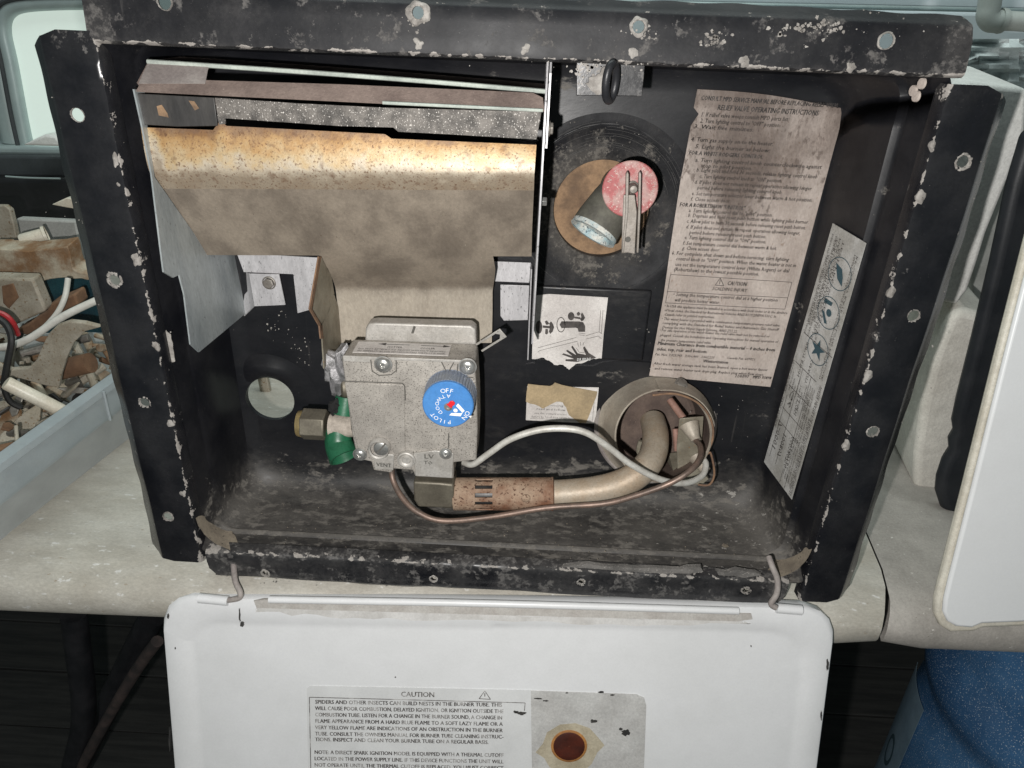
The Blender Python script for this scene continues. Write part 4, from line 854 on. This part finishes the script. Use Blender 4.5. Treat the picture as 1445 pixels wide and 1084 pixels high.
bp(ell(392, 238, 24, 30)); bp([(415, 240), (460, 246), (460, 260), (415, 254)]); bp([(432, 215), (448, 205), (460, 220), (450, 235), (438, 234)]); bp([(470, 210), (482, 225), (494, 250), (482, 268), (468, 276), (458, 262), (466, 245), (462, 228)])
N = 28; mb.add([at(730+x/5.164, 400+y/5.164, SD)+lf for x, y in ell(318, 300, 32, 56, n=N)+ell(318, 300, 27, 50, n=N)], [(i, (i+1) % N, N+(i+1) % N, N+i) for i in range(N)])
bp([(322, 275), (450, 276), (480, 282), (494, 310), (494, 352), (446, 352), (440, 328), (425, 322), (322, 325), (308, 300)])
bp([(325, 518), (335, 508), (400, 528), (355, 492), (362, 482), (430, 522), (392, 462), (402, 452), (440, 508), (500, 520), (478, 468), (490, 458), (520, 505), (575, 540), (545, 548), (470, 562), (440, 572), (350, 565), (352, 552), (415, 550)])
for pts in ([(150, 468), (430, 393)], [(150, 500), (165, 488), (440, 420)], [(500, 380), (595, 352), (615, 366)], [(500, 405), (590, 382), (612, 402)], [(608, 195), (596, 350)], [(624, 195), (612, 365)], [(445, 360), (492, 366)], [(448, 374), (490, 378)], [(440, 430), (445, 460)], [(460, 425), (462, 452)], [(482, 430), (478, 450)], [(430, 470), (450, 500), (480, 505), (500, 490)]):
    pline(mb, [(730+x/5.164, 400+y/5.164) for x, y in pts], .00025, SD, l=lf)
mb.build('tap_picture', 'ink', bs_)
mb = MB(); write(mb, 'BURN', at(730+432/5.164, 400+565/5.164, SD), at(730+528/5.164, 400+560/5.164, SD), LU, .0022, lf*2, 1, fat=.06); mb.build('sticker_lettering', 'white', bs_)
# ---- torn sticker under masking tape
ts = MB().prism([at(x, y, BACK-.0006) for x, y in ((744, 545), (845, 547), (840, 598), (742, 593))], (0, .0003, 0)).build('torn_sticker', 'paperw', heater)
mb = MB(); pline(mb, [(748, 590), (836, 594), (839, 560)], .00022, BACK-.0006, l=lf)
for x0, y0, x1, s in ((757, 572, 795, 'and warning'), (757, 578, 798, 'read and follow'), (754, 584, 800, 'see the owners manual'), (750, 589, 812, 'failure to heed may cause injury')): write(mb, s, at(x0, y0, BACK-.0006), at(x1, y0+2, BACK-.0006), LU, .0016, lf, 1)
mb.build('sticker_lettering', 'inkfade', ts)
mb = MB(); tp_ = [(745, 542), (776, 545), (783, 540), (800, 545), (843, 553), (838, 568), (827, 597), (818, 597), (803, 586), (799, 575), (794, 568), (785, 567), (766, 577), (755, 571), (742, 567)]
mb.prism([at(x, y, BACK-.0012) for x, y in jag(tp_, .8, 2, 5)], (0, .0004, 0)); mb.build('masking_tape', 'tape', heater)

# ---- flakes and grit on the pan's floor
mb = MB(); rg = random.Random(9)
for k in range(420):
    big = k < 120
    x, y = (rg.gauss(1040, 45), rg.gauss(700, 22)) if big else (rg.uniform(360, 1090), rg.uniform(640, 790))
    z = .0128+.0003; p = atZ(x, y, z)
    if not (-.175 < p.x < .170 and .006 < p.y < .058): continue
    r = rg.uniform(.0008, .0028) if big else rg.uniform(.0002, .0006); a0 = rg.uniform(0, 6); n = rg.choice((3, 4, 5)); tl = rg.uniform(-.4, .4)
    mb.prism([p+V((math.cos(a0+6.283*i/n)*r*rg.uniform(.4, 1), math.sin(a0+6.283*i/n)*r*rg.uniform(.4, 1), tl*r*math.cos(6.283*i/n)+.0004)) for i in range(n)], (0, 0, .00025))
tag(mb.build('paint_flakes', 'caulk', heater, smooth=False), kind='stuff')

# ---- access door hanging open from two wire hooks
th = math.radians(16); dp = V((0, -.008, -.016)); dn = V((0, -math.cos(th), math.sin(th))); dd = V((0, -math.sin(th), -math.cos(th)))
def D(px, py, o=0): return atP(px, py, dp+dn*o, dn)
ol_ = [(1096, 856), (1140, 858), (1160, 865), (1172, 876), (1178, 892), (1178, 905)]
lol = [(228, 890), (229, 874), (236, 857), (250, 846), (270, 841), (300, 843)]
right_v = (D(1155, 1084)-D(1178, 905)).normalized(); left_v = (D(244, 1084)-D(228, 890)).normalized()
P = [D(*p) for p in lol]+[lerp(D(300, 843), D(1096, 856), i/20) for i in range(1, 20)]+[D(*p) for p in ol_]+[D(1178, 905)+right_v*k for k in (.05, .1, .2, .31)]+[D(228, 890)+left_v*k for k in (.30, .2, .1, .05)]
c = sum(P, V())/len(P)
def inset(d, o):
    out = []
    for p in P:
        v = p-c; h = V((v.x, 0, 0)); s_ = v-h
        out.append(c + V((v.x-math.copysign(min(d, abs(v.x)), v.x), 0, 0)) + s_*(1-min(.9, d/max(s_.length, .02))) + dn*o)
    return out
mb = MB().grid([x+[x[0]] for x in (inset(.0005, -.011), inset(0, -.009), inset(0, -.0025), inset(.0012, -.0006), inset(.003, 0), inset(.0145, .0001), inset(.0175, -.0014), inset(.021, -.0016))]); n_ = len(P)
mb.f.append(tuple(7*(n_+1)+k for k in range(n_)))
dr = mb.build('access_door', 'door', heater); tag(dr, 'white painted steel access door hanging open below the pan')
mt['dgrime2'] = M('light_door_grime', (.60, .59, .575), (.50, .485, .465), 60, rough=.7, grain=.3, bump=.1)
def dprism(pts, o, th_, nm, mat, bev=0): return MB().prism([D(x, y, o) for x, y in pts], -dn*th_).build(nm, mat, dr, bevel=bev)
dprism([(358, 848), (372, 846), (700, 855), (1060, 866), (1062, 874), (1040, 877), (700, 868), (420, 860), (362, 858)], .0007, .002, 'hinge_slot', 'doorgrime')
dprism(jag([(365, 858), (700, 867), (1040, 876), (1060, 880), (900, 884), (700, 876), (500, 872), (360, 864)], 2.5, 8, 4), .0004, .0025, 'grime_streak', 'dgrime2')
MB().tube([D(380, 846, .0014), D(700, 852, .0016), D(1042, 862, .0014)], .0024, 12).build('rolled_edge', 'door', dr)
MB().tube([D(281, 844, .001), D(322, 848, .001)], .0032, 14, steps=0).build('hinge_knuckle', 'door', dr)
MB().tube([D(1095, 858, .001), D(1131, 861, .001)], .0032, 14, steps=0).build('hinge_knuckle', 'door', dr)
for pts in ([(329, 790, .004), (330, 802, -.002), (332, 820, -.004), (339, 836, -.010), (337, 844, -.011), (322, 847, -.0105)], [(1085, 786, .004), (1090, 800, -.002), (1097, 818, -.004), (1096, 838, -.008), (1088, 852, -.010), (1096, 858, -.0115)]):
    MB().tube([at(*p) for p in pts], .0019, 10).build('hinge_hook', 'greyplate', dr)
# stickers on the door
dprism([(433, 972), (437, 968), (749, 974), (752, 1180), (436, 1180)], -.0012, .0006, 'caution_label', 'dlabel')
dprism([(749, 975), (898, 980), (909, 985), (912, 996), (905, 1180), (752, 1180)], -.0011, .0006, 'vent_label', 'dlabel2')
mb = MB(); dup = (D(500, 960)-D(503, 1084)).normalized(); dl = dn*-.0007
def dtext(s, x0, y0, x1, h, fat=.07): write(mb, s, D(x0, y0), D(x1, y0+(x1-x0)*.017), dup, h, dl, 2, fat=fat)
dtext('CAUTION', 565, 984, 612, .0036)
for y0, x1, s in ((994, 708, 'SPIDERS AND OTHER INSECTS CAN BUILD NESTS IN THE BURNER TUBE. THIS'), (1003, 710, 'WILL CAUSE POOR COMBUSTION, DELAYED IGNITION, OR IGNITION OUTSIDE THE'), (1012, 708, 'COMBUSTION TUBE. LISTEN FOR A CHANGE IN THE BURNER SOUND, A CHANGE IN'), (1021, 709, 'FLAME APPEARANCE FROM A HARD BLUE FLAME TO A SOFT LAZY FLAME OR A'), (1030, 709, 'VERY YELLOW FLAME ARE INDICATIONS OF AN OBSTRUCTION IN THE BURNER'), (1039, 710, 'TUBE. CONSULT THE OWNERS MANUAL FOR BURNER TUBE CLEANING INSTRUC-'), (1047, 689, 'TIONS. INSPECT AND CLEAN YOUR BURNER TUBE ON A REGULAR BASIS.'), (1065, 710, 'NOTE: A DIRECT SPARK IGNITION MODEL IS EQUIPPED WITH A THERMAL CUTOFF'), (1074, 710, 'LOCATED IN THE POWER SUPPLY LINE. IF THIS DEVICE FUNCTIONS THE UNIT WILL'), (1083, 710, 'NOT OPERATE UNTIL THE THERMAL CUTOFF IS REPLACED. YOU MUST CORRECT'), (1092, 705, 'THE CAUSE OF THE FAULT BEFORE THE HEATER IS PUT BACK TO WORK.')):
    dtext(s, 444 if y0 < 1064 else 443, y0, x1, .0028)
for a, b in (((436, 985), (741, 993)), ((436, 985), (440, 1180)), ((741, 993), (740, 1004))): line(mb, D(*a), D(*b), .0005, dn, dl)
tri = [D(684, 976), D(676, 987), D(692, 988)]
for a, b in zip(tri, tri[1:]+tri[:1]): line(mb, a, b, .0005, dn, dl)
line(mb, D(684, 979.5), D(684, 984), .0007, dn, dl)
mb.build('door_lettering', 'inkfade', dr)
# scorch mark round the burnt hole
cx, cy = 803, 1053
dprism([(756, 1062), (766, 1050), (772, 1034), (790, 1023), (812, 1021), (832, 1028), (843, 1040), (853, 1052), (843, 1062), (835, 1078), (820, 1092), (795, 1095), (775, 1082), (768, 1070)], -.0008, .0005, 'scorched_paint', 'cream')
MB().lathe(D(cx, cy, -.0007), dn, [(0, .0122), (.0003, .0118), (.0003, .0100)], 40).build('scorch_ring', 'orange', dr)
MB().lathe(D(cx, cy, -.0007), dn, [(.0003, .0106), (.0006, .0098), (.0005, .006), (.0005, .0001)], 40).build('burnt_spot', 'amber', dr)
def smudge(cx, cy, rx, ry, nm='soot_smudge', mat='soot', o=-.0009, sd=0, rot=0):
    rg = random.Random(int(cx*7+cy)+sd); pts = []
    for k in range(16):
        a = 2*math.pi*k/16; q = rg.uniform(.55, 1.1); x, y = rx*q*math.cos(a), ry*q*math.sin(a)
        pts.append((cx+x*math.cos(rot)-y*math.sin(rot), cy+x*math.sin(rot)+y*math.cos(rot)))
    dprism(pts, o, .0004 if o < 0 else .002, nm, mat)
for a in ((735, 1007, 9, 2.6), (728, 1005, 4, 2), (838, 1018, 6, 3), (883, 1034, 7, 5), (876, 1029, 3, 2), (760, 986, 7, 1.4), (770, 989, 5, 1.2), (848, 977, 4, 1.5), (864, 981, 4, 1.6), (800, 978, 2, 1)): smudge(*a)
for a in ((338, 868, 1.6, 13), (341, 882, 2.5, 4), (1168, 938, 2, 9), (1159, 1010, 1.5, 7), (1149, 923, 4, 1.6), (239, 1044, 1.4, 17), (237, 870, 2, 4), (305, 846, 3, 1.5), (1060, 912, 1.0, 1.6), (558, 956, 1.3, .9), (247, 915, 1, 2)): smudge(*a, nm='paint_chip', o=.0004 if a[0] > 1155 or a[0] < 345 else -.0012)

# ================================================================== TABLE, FLOOR, ROOM
def yf(x): return -.011+(x+.33)*.0165
prof = [(1.0, -.0112), (.10, -.0112), (.045, -.0114), (.028, -.0122), (.014, -.0150), (.006, -.0195), (.001, -.026), (0, -.033), (.0008, -.040), (.004, -.0450), (.010, -.0465), (.05, -.0465), (1.0, -.0465)]
def seamx(y): return .253+(.030*(1-math.exp(-max(0, y+.01)/.07)))
def leaf(nm, left):
    rows = []
    for (yo, z) in prof:
        row = []
        for i in range(41):
            t = i/40; xs = seamx(yo-.005) + (0 if left else (.0035 if yo < .02 else .0012))
            x = (-1.3+(xs+1.3)*t) if left else (xs+(1.3-xs)*t)
            k = 0
            dxe = abs(x-xs)
            if dxe < .006: k = (.006-dxe)**2/.006*.5
            row.append(V((x, yo+yf(x)+(k if yo < .02 else 0), z-(k*.6 if z > -.03 else -k*.6))))
        rows.append(row)
    return MB().grid(rows+[rows[0]])
tbl = thing('folding_table', (0, .3, -.0465), 'cream plastic folding table under the heater, with black legs', 'table')
leaf('l', True).build('table_leaf', 'table', tbl); leaf('r', False).build('table_leaf', 'tabler', tbl)
MB().tube([at(104, 866, .13), at(112, 930, .13), at(118, 985, .13), at(116, 1030, .13), at(103, 1084, .13), at(95, 1140, .13)], .0115, 14).build('leg', 'darkmetal', tbl)
MB().tube([at(222, 905, .10), at(190, 950, .11), at(140, 1035, .12), at(90, 1130, .13)], .0055, 10).build('brace', 'rustleg', tbl)
MB().tube([at(215, 870, .20), at(175, 950, .2), at(135, 1030, .2), at(100, 1100, .2)], .014, 10).build('brace', 'darkmetal', tbl)
# floor of dark boards
fl = MB().box((-3, -1.2, -.76), (3, 2.2, -.742)).build('floor', 'floor'); tag(fl, 'dark wooden floor below the table', kind='structure')
for i in range(14):
    y0 = -.25+i*.11; MB().box((-2.5, y0, -.743), (2.5, y0+.107, -.735+.001*(i % 3))).build('floorboard', 'plank', fl, bevel=.001)
wl = MB().box((-2.6, 1.02, -.74), (2.6, 1.06, .9)).build('back_wall', 'wall'); tag(wl, 'grey wall behind the table', kind='structure')

# ---- window at the upper left, seen past the left flange
YW = .62
win = thing('window', at(60, 205, YW), 'lit window with a rounded grey frame at the upper left', 'window')
fp = [(40, 215), (30, 170), (15, 90), (6, 50), (6, 28), (14, 14), (32, 7), (70, 4), (120, 3), (200, 3)]
pn = [at(*p, YW+.004) for p in fp]
MB().prism(pn+[at(240, 215, YW+.004)], (0, .006, 0)).build('pane', 'pane', win)
MB().tube([at(*p, YW) for p in fp], .009, 12).build('window_frame', 'frame', win)
MB().tube([at(x-20, y-14, YW+.01) for x, y in fp], .014, 12).build('window_frame', 'frame', win)
MB().tube([at(x-14, y-8, YW-.008) for x, y in fp], .003, 8).build('window_seal', 'dpanel', win)
MB().prism([at(x, y, YW-.02) for x, y in ((-60, 206), (240, 209), (240, 222), (-60, 218))], (0, .05, 0)).build('window_sill', 'frame', win, bevel=.004)
tag(MB().prism([at(x, y, YW-.03) for x, y in ((-80, 218), (240, 223), (240, 252), (-80, 250))], (0, .05, 0)).build('dark_ledge', 'dpanel', bevel=.004), 'dark grey ledge below the window sill', 'ledge')
tag(MB().prism([at(x, y, YW-.05) for x, y in ((-80, 251), (240, 253), (240, 330), (-80, 330))], (0, .08, 0)).build('storage_case', 'blackp', bevel=.006), 'black case below the dark ledge, behind the bin of scrap', 'case')
tag(MB().tube([at(x, y, YW-.056) for x, y in ((8, 249), (40, 251), (85, 252))], .0012, 6).build('edge_highlight', 'frame'), 'thin bright strip painting the highlight along the top of the black case', 'trim')  # pale rod draws a highlight along the case's top edge
tag(MB().prism([at(x, y, YW-.07) for x, y in ((30, 205), (62, 190), (78, 192), (90, 207))], (0, .03, 0)).build('paper_scrap', 'foam', bevel=.003), 'white scrap lying on the window sill', 'scrap')

# ---- pale background at the upper right: wall board, ledge, pipe, film
tag(MB().prism([at(x, y, .62) for x, y in ((300, -60), (1560, -60), (1560, 18), (300, -8))], (0, .02, 0)).build('pale_board', 'wallpale', bevel=.004), 'pale blue-white board behind the top of the pan', 'board')
tag(MB().prism([at(x, y, .60) for x, y in ((300, -12), (1560, 14), (1560, 20), (300, -6))], (0, .01, 0)).build('board_trim', 'frame', bevel=.002), 'narrow trim along the pale board', 'trim')
tag(MB().prism([at(x, y, .58) for x, y in ((300, -5), (1560, 21), (1560, 130), (300, 110))], (0, .02, 0)).build('lower_board', 'wallpale', bevel=.004), 'light blue panel under the pale board, at the upper right', 'panel')
pp = thing('white_pipe', at(1420, 40, .5), 'white plastic pipe with an elbow at the top right corner', 'pipe')
MB().tube([at(1396, 28, .50), at(1430, 30, .50), at(1500, 34, .50)], .0095, 18).build('pipe_run', 'pipe', pp)
MB().tube([at(1400, -25, .50), at(1396, 8, .50), at(1394, 22, .50), at(1400, 30, .50), at(1412, 30, .50)], .0110, 18).build('elbow', 'pipe', pp)
MB().lathe(at(1411, 29.5, .5), (1, 0, -.03), [(-.002, .0118), (.001, .0124), (.004, .0118)], 24).build('pipe_collar', 'pipe', pp)
mb = MB(); rg = random.Random(6); rows = []
from mathutils import noise as NZ
for j in range(14):
    rows.append([at(1340+14*i, 55+6.0*j, .36+.02*NZ.noise(V((i*.55, j*.7, 2)))) for i in range(14)])
tag(mb.grid(rows).build('plastic_film', 'crumple'), 'crumpled pale plastic film above the foam block at the right', 'film')

# ---- foam blocks on the right
tag(MB().prism([at(x, y, .150) for x, y in [(1290, 690), (1292, 640), (1304, 560), (1320, 500), (1340, 450), (1356, 436), (1412, 452), (1408, 570), (1396, 712), (1345, 714), (1310, 702)]], (.01, .09, .012)).build('foam_block', 'foamg', bevel=.006, seg=4), 'grimy white foam block standing on the table beside the right flange', 'foam')
tag(MB().prism([at(x, y, .155) for x, y in [(1290, 425), (1310, 300), (1340, 130), (1372, 118), (1450, 125), (1447, 190), (1426, 246), (1408, 290), (1392, 330), (1379, 372), (1366, 410), (1350, 431), (1330, 426)]], (.01, .09, .01)).build('foam_block', 'foam', bevel=.003, seg=3), 'clean white foam block resting on the grimy one', 'foam')
tag(MB().prism([at(x, y, .27) for x, y in ((1370, 200), (1500, 200), (1500, 480), (1370, 480))], (0, .04, -.0)).build('grey_carton', 'greybox', bevel=.003), 'grey carton in the gap between the foam and the black case', 'carton')
tag(MB().prism([at(x, y, .116) for x, y in ((1452, 182), (1428, 262), (1404, 372), (1378, 480), (1356, 566), (1349, 598), (1351, 612), (1344, 624), (1345, 638), (1335, 654), (1327, 678), (1325, 698), (1332, 720), (1346, 735), (1362, 741), (1620, 747), (1620, 182))], (0, .012, 0)).build('black_case', 'case', bevel=.006, seg=4), 'black rounded case standing behind the white panel at the right edge', 'case')
wp0 = V((.277, -.0105, -.0112)); ln = math.radians(13.5); wn = V((0, -math.cos(ln), math.sin(ln)))
def WPn(px, py, o=0): return atP(px, py, wp0+wn*o, wn)
wpn = thing('painted_sheet', WPn(1390, 888), 'white painted steel panel with a cream rim leaning at the right edge', 'panel')
MB().prism([WPn(x, y, .002) for x, y in ((1502, 180), (1460, 345), (1419, 505), (1373, 690), (1340, 820), (1334, 846), (1332, 864), (1338, 878), (1350, 885), (1372, 887), (1386, 881), (1700, 868), (1700, 180))], -wn*.004).build('panel_face', 'panel', wpn, bevel=.0018, seg=3)
MB().prism([WPn(x, y, -.002) for x, y in ((1492, 180), (1449, 345), (1408, 505), (1362, 690), (1329, 818), (1322, 846), (1321, 868), (1328, 884), (1342, 893), (1374, 892), (1388, 887), (1700, 872), (1700, 180))], -wn*.006).build('panel_rim', 'creamedge', wpn, bevel=.002, seg=3)
# ---- water jug below the table
J = V((.537, .10, -.735))
jug = thing('water_jug', J, 'blue scuffed water jug standing under the table at the lower right', 'jug')
jp = [(0, .0001), (0, .120), (.006, .130), (.02, .134), (.30, .134), (.46, .136), (.485, .134), (.505, .128), (.515, .129), (.53, .137), (.545, .140), (.560, .137), (.575, .129), (.583, .126), (.592, .127), (.61, .117), (.630, .098), (.645, .07), (.652, .045), (.655, .032), (.675, .030), (.680, .031), (.682, .0001)]
mb = MB().lathe(J, (0, 0, 1), [(h*.985, r) for h, r in jp], 72); mb.build('bottle', 'jug', jug)
rows = [[J+V((math.cos(a), math.sin(a), 0))*.1372+V((0, 0, z)) for a in [math.radians(146+2.2*i) for i in range(13)]] for z in (.22, .30, .38, .495)]
MB().grid(rows).build('jug_label', 'juglabel', jug, solid=.0003)
for zc in (.40, .34):
    mb = MB()
    def jq(t, f): an = math.radians(160)+f*.09*math.cos(t); return J+V((math.cos(an), math.sin(an), 0))*.1378+V((0, 0, zc+f*.020*math.sin(t)))
    for k in range(18):
        a = 2*math.pi*k/18; b = 2*math.pi*(k+1)/18; mb.add([jq(a, 1), jq(b, 1), jq(b, .7), jq(a, .7)], [(0, 1, 2, 3)])
    mb.build('label_ring', 'inkblue', jug)

# ---- clear bin of scrap on the left
bn = thing('plastic_bin', (-.52, .14, -.0110), 'cloudy clear plastic bin of scrap parts at the left on the table', 'bin')
zb, zr0, zr1 = -.0108, .034, .060
o_b = [(-.352+.0, -.01), (-.330, .16), (-.312, .31), (-.75, .33), (-.75, -.02)]
o_t = [(-.3265, -.02), (-.3150, .15), (-.303, .33), (-.77, .35), (-.77, -.03)]
def ringp(o, z): return [V((x, y, z)) for x, y in o]+[V((*o[0], z))]
MB().grid([ringp(o_b, zb+.001), ringp([(lerp(a[0], b[0], .9), lerp(a[1], b[1], .9)) for a, b in zip(o_b, o_t)], zr0)]).build('bin_wall', 'bin', bn, solid=.0016)
MB().add([V((x, y, zb)) for x, y in o_b], [tuple(range(5))]).build('bin_floor', 'bin', bn, solid=.0016)
rim = lambda d: [(x+(d if x > -.5 else -d), y) for x, y in o_t]
MB().grid([ringp(rim(-.001), zr0), ringp(rim(.0035), zr0+.0002), ringp(rim(.0045), zr0+.003), ringp(rim(.0035), zr0+.020), ringp(rim(.006), zr1-.004), ringp(rim(.0055), zr1), ringp(rim(-.004), zr1+.0004)]).build('bin_rim', 'binrim', bn, solid=.0012)
a_, b_ = V((-.3150+.0050, .115, zr0+.001)), V((-.3150+.0052, .115, zr1)); MB().tube([a_, b_], .0010, 8, steps=0).build('rim_rib', 'binrim', bn)
def scrap(o, l, cat, g='scrap parts in the bin'): return tag(o, l, cat, g)
scrap(MB().prism([at(x, y, .30) for x, y in ((22, 308), (107, 312), (128, 420), (22, 420))], (0, .01, .0)).build('steel_plate', 'greybox', bevel=.002), 'pale grey steel plate at the back of the bin', 'plate')
scrap(MB().prism([at(x, y, .27) for x, y in ((-20, 290), (6, 290), (14, 296), (20, 320), (26, 352), (-20, 356))], (0, .006, 0)).build('rounded_plate', 'drysteel', bevel=.001), 'dirty rounded steel plate at the far left of the bin', 'plate')
sw = thing('ceramic_igniter', at(45, 345, .24), 'white ceramic igniter with a black lead, above the rusty bar', 'igniter', 'scrap parts in the bin')
MB().lathe(at(29, 341, .235), at(64, 332, .245)-at(29, 341, .235), [(0, .0001), (0, .0052), (.0016, .0062), (.018, .0064), (.0185, .0080), (.021, .0080)], 22).build('ceramic_body', 'ivory', sw)
MB().tube([at(31, 338, .234), at(20, 341, .232), at(8, 348, .23), at(-20, 358, .23)], .0016, 8).build('igniter_lead', 'wirek', sw)
scrap(MB().prism([at(x, y, .215) for x, y in jag([(-20, 352), (40, 355), (95, 348), (101, 372), (106, 382), (126, 388), (124, 396), (95, 392), (60, 397), (-20, 398)], 1.5, 3, 4)], (0, .018, .004)).build('rusty_bar', 'rustiron', bevel=.002), 'thick rusty bar lying across the bin', 'bar')
scrap(MB().prism([at(x, y, .19) for x, y in ((-20, 392), (46, 394), (62, 432), (64, 440), (20, 460), (-20, 470))], (0, .012, .002)).build('steel_box', 'drysteel', bevel=.002), 'dirty steel box with a square knockout, under the rusty bar', 'box')
scrap(MB().prism([at(x, y, .1885) for x, y in ((2, 404), (18, 400), (26, 420), (12, 436), (4, 428))], (0, .0012, 0)).build('knockout', 'brown', bevel=.0006), 'brown square knockout on the dirty steel box', 'knockout')
scrap(MB().prism([at(x, y, .24) for x, y in jag([(40, 388), (128, 388), (150, 470), (60, 470)], 3, 3, 3)], (0, .006, 0)).build('teal_bag', 'teal'), 'dark teal plastic bag behind the brown scrap', 'bag')
scrap(MB().prism([at(x, y, .185) for x, y in jag([(22, 466), (66, 440), (72, 428), (104, 415), (111, 432), (86, 452), (40, 474)], 1.5, 3, 6)], (0, .016, .002)).build('rusty_block', 'brown', bevel=.002), 'brown rusty block wedged beneath the steel box', 'block')
scrap(MB().tube([at(-20, 492, .150), at(15, 488, .150), at(45, 476, .150), at(80, 452, .155), (at(110, 436, .16)), at(150, 418, .17)], .0030, 10).build('white_cable', 'wirew'), 'thick white cable curving over the scrap', 'cable')
scrap(MB().tube([at(48, 472, .165), at(65, 460, .165), at(82, 440, .168), at(92, 418, .172), at(96, 393, .18)], .0022, 10).build('thin_wire', 'wirew'), 'thin cream wire hanging from the rusty bar', 'wire')
hook = [(-20, 508), (15, 522), (40, 520), (52, 508), (58, 492), (68, 472), (80, 460), (98, 454), (118, 456), (142, 462), (120, 468), (104, 484), (94, 505), (86, 530), (83, 548), (62, 544), (30, 535), (-20, 528)]
scrap(MB().prism([at(x, y, .135) for x, y in hook], (0, .004, .001)).build('curved_bracket', 'drysteel', bevel=.0008), 'curved dirty steel bracket arching over the bin rim', 'bracket')
scrap(MB().tube([at(86, 522, .165), at(110, 516, .165), at(128, 512, .165)], .0085, 18).build('rusty_pipe', 'brown'), 'short rusty pipe under the curved bracket', 'pipe')
scrap(MB().lathe(at(8, 540, .105), at(60, 566, .115)-at(8, 540, .105), [(0, .0001), (0, .0046), (.001, .0052), (.05, .0052)], 18).build('ivory_rod', 'ivory'), 'ivory ceramic rod sticking out beside the bin rim', 'rod')
scrap(MB().tube([at(-20, 436, .14), at(5, 444, .14), at(18, 456, .14), at(25, 472, .145)], .0022, 8).build('red_wire', 'wirer'), 'red wire at the left edge of the bin', 'wire')
scrap(MB().tube([at(-10, 446, .125), at(8, 458, .125), at(16, 480, .12), at(10, 515, .115), at(6, 545, .112), at(14, 566, .112), at(30, 575, .115)], .0024, 8).build('power_cable', 'wirek'), 'black cord looping down in front of the bracket', 'cord')
scrap(MB().prism([at(x, y, .26) for x, y in ((72, 289), (94, 279), (112, 283), (112, 296), (92, 293))], (0, .02, 0)).build('cream_wedge', 'ivory', bevel=.001), 'small cream wedge against the black case', 'wedge')
for q, mat in enumerate(('brown', 'drysteel', 'rustiron', 'dull', 'drysteel', 'soot')):
    mb = MB(); rg = random.Random(12+q)
    for k in range(55):
        p = V((rg.uniform(-.60, -.345), rg.uniform(.01, .29), rg.uniform(-.002, .036))); r = rg.uniform(.003, .010); ln = r*rg.uniform(1.5, 6)
        if p.x+ln > -.352+.12*p.y: continue
        mx = Matrix.Rotation(rg.uniform(0, 6), 3, V((rg.random()-.5, rg.random()-.5, rg.random())).normalized())
        k0 = len(mb.v)
        if k % 3: mb.prism([V((math.cos(a)*ln*rg.uniform(.5, 1), math.sin(a)*r*rg.uniform(.6, 1.2), 0)) for a in (.3, 1.2, 2.0, 2.9, 4, 5.2)], (0, 0, r*.35))
        else: mb.tube([V((-ln, 0, 0)), V((0, r*.4, 0)), V((ln, 0, 0))], r*.45, 9, steps=3)
        mb.v[k0:] = [mx @ v + p for v in mb.v[k0:]]
    tag(mb.build('loose_scrap', mat, bevel=.0006), 'heap of loose rusty and grey scrap filling the bottom of the bin', 'scrap', 'scrap heap in the bin', kind='stuff')
# slat seen through the round hole
tag(MB().prism([at(x, y, .26) for x, y in ((360, 520), (374, 520), (392, 610), (378, 610))], (0, .006, 0)).build('wooden_slat', 'drysteel', bevel=.001), 'narrow grey slat seen through the round hole in the pan', 'slat')
tag(MB().prism([at(x, y, .30) for x, y in ((370, 480), (470, 480), (470, 600), (372, 600))], (0, .006, 0)).build('lit_patch_sheet', 'foam', bevel=.001), 'white sheet standing in for the flash-lit patch seen through the round hole', 'foam')  # added white sheet, paints the flash-lit patch beyond the hole
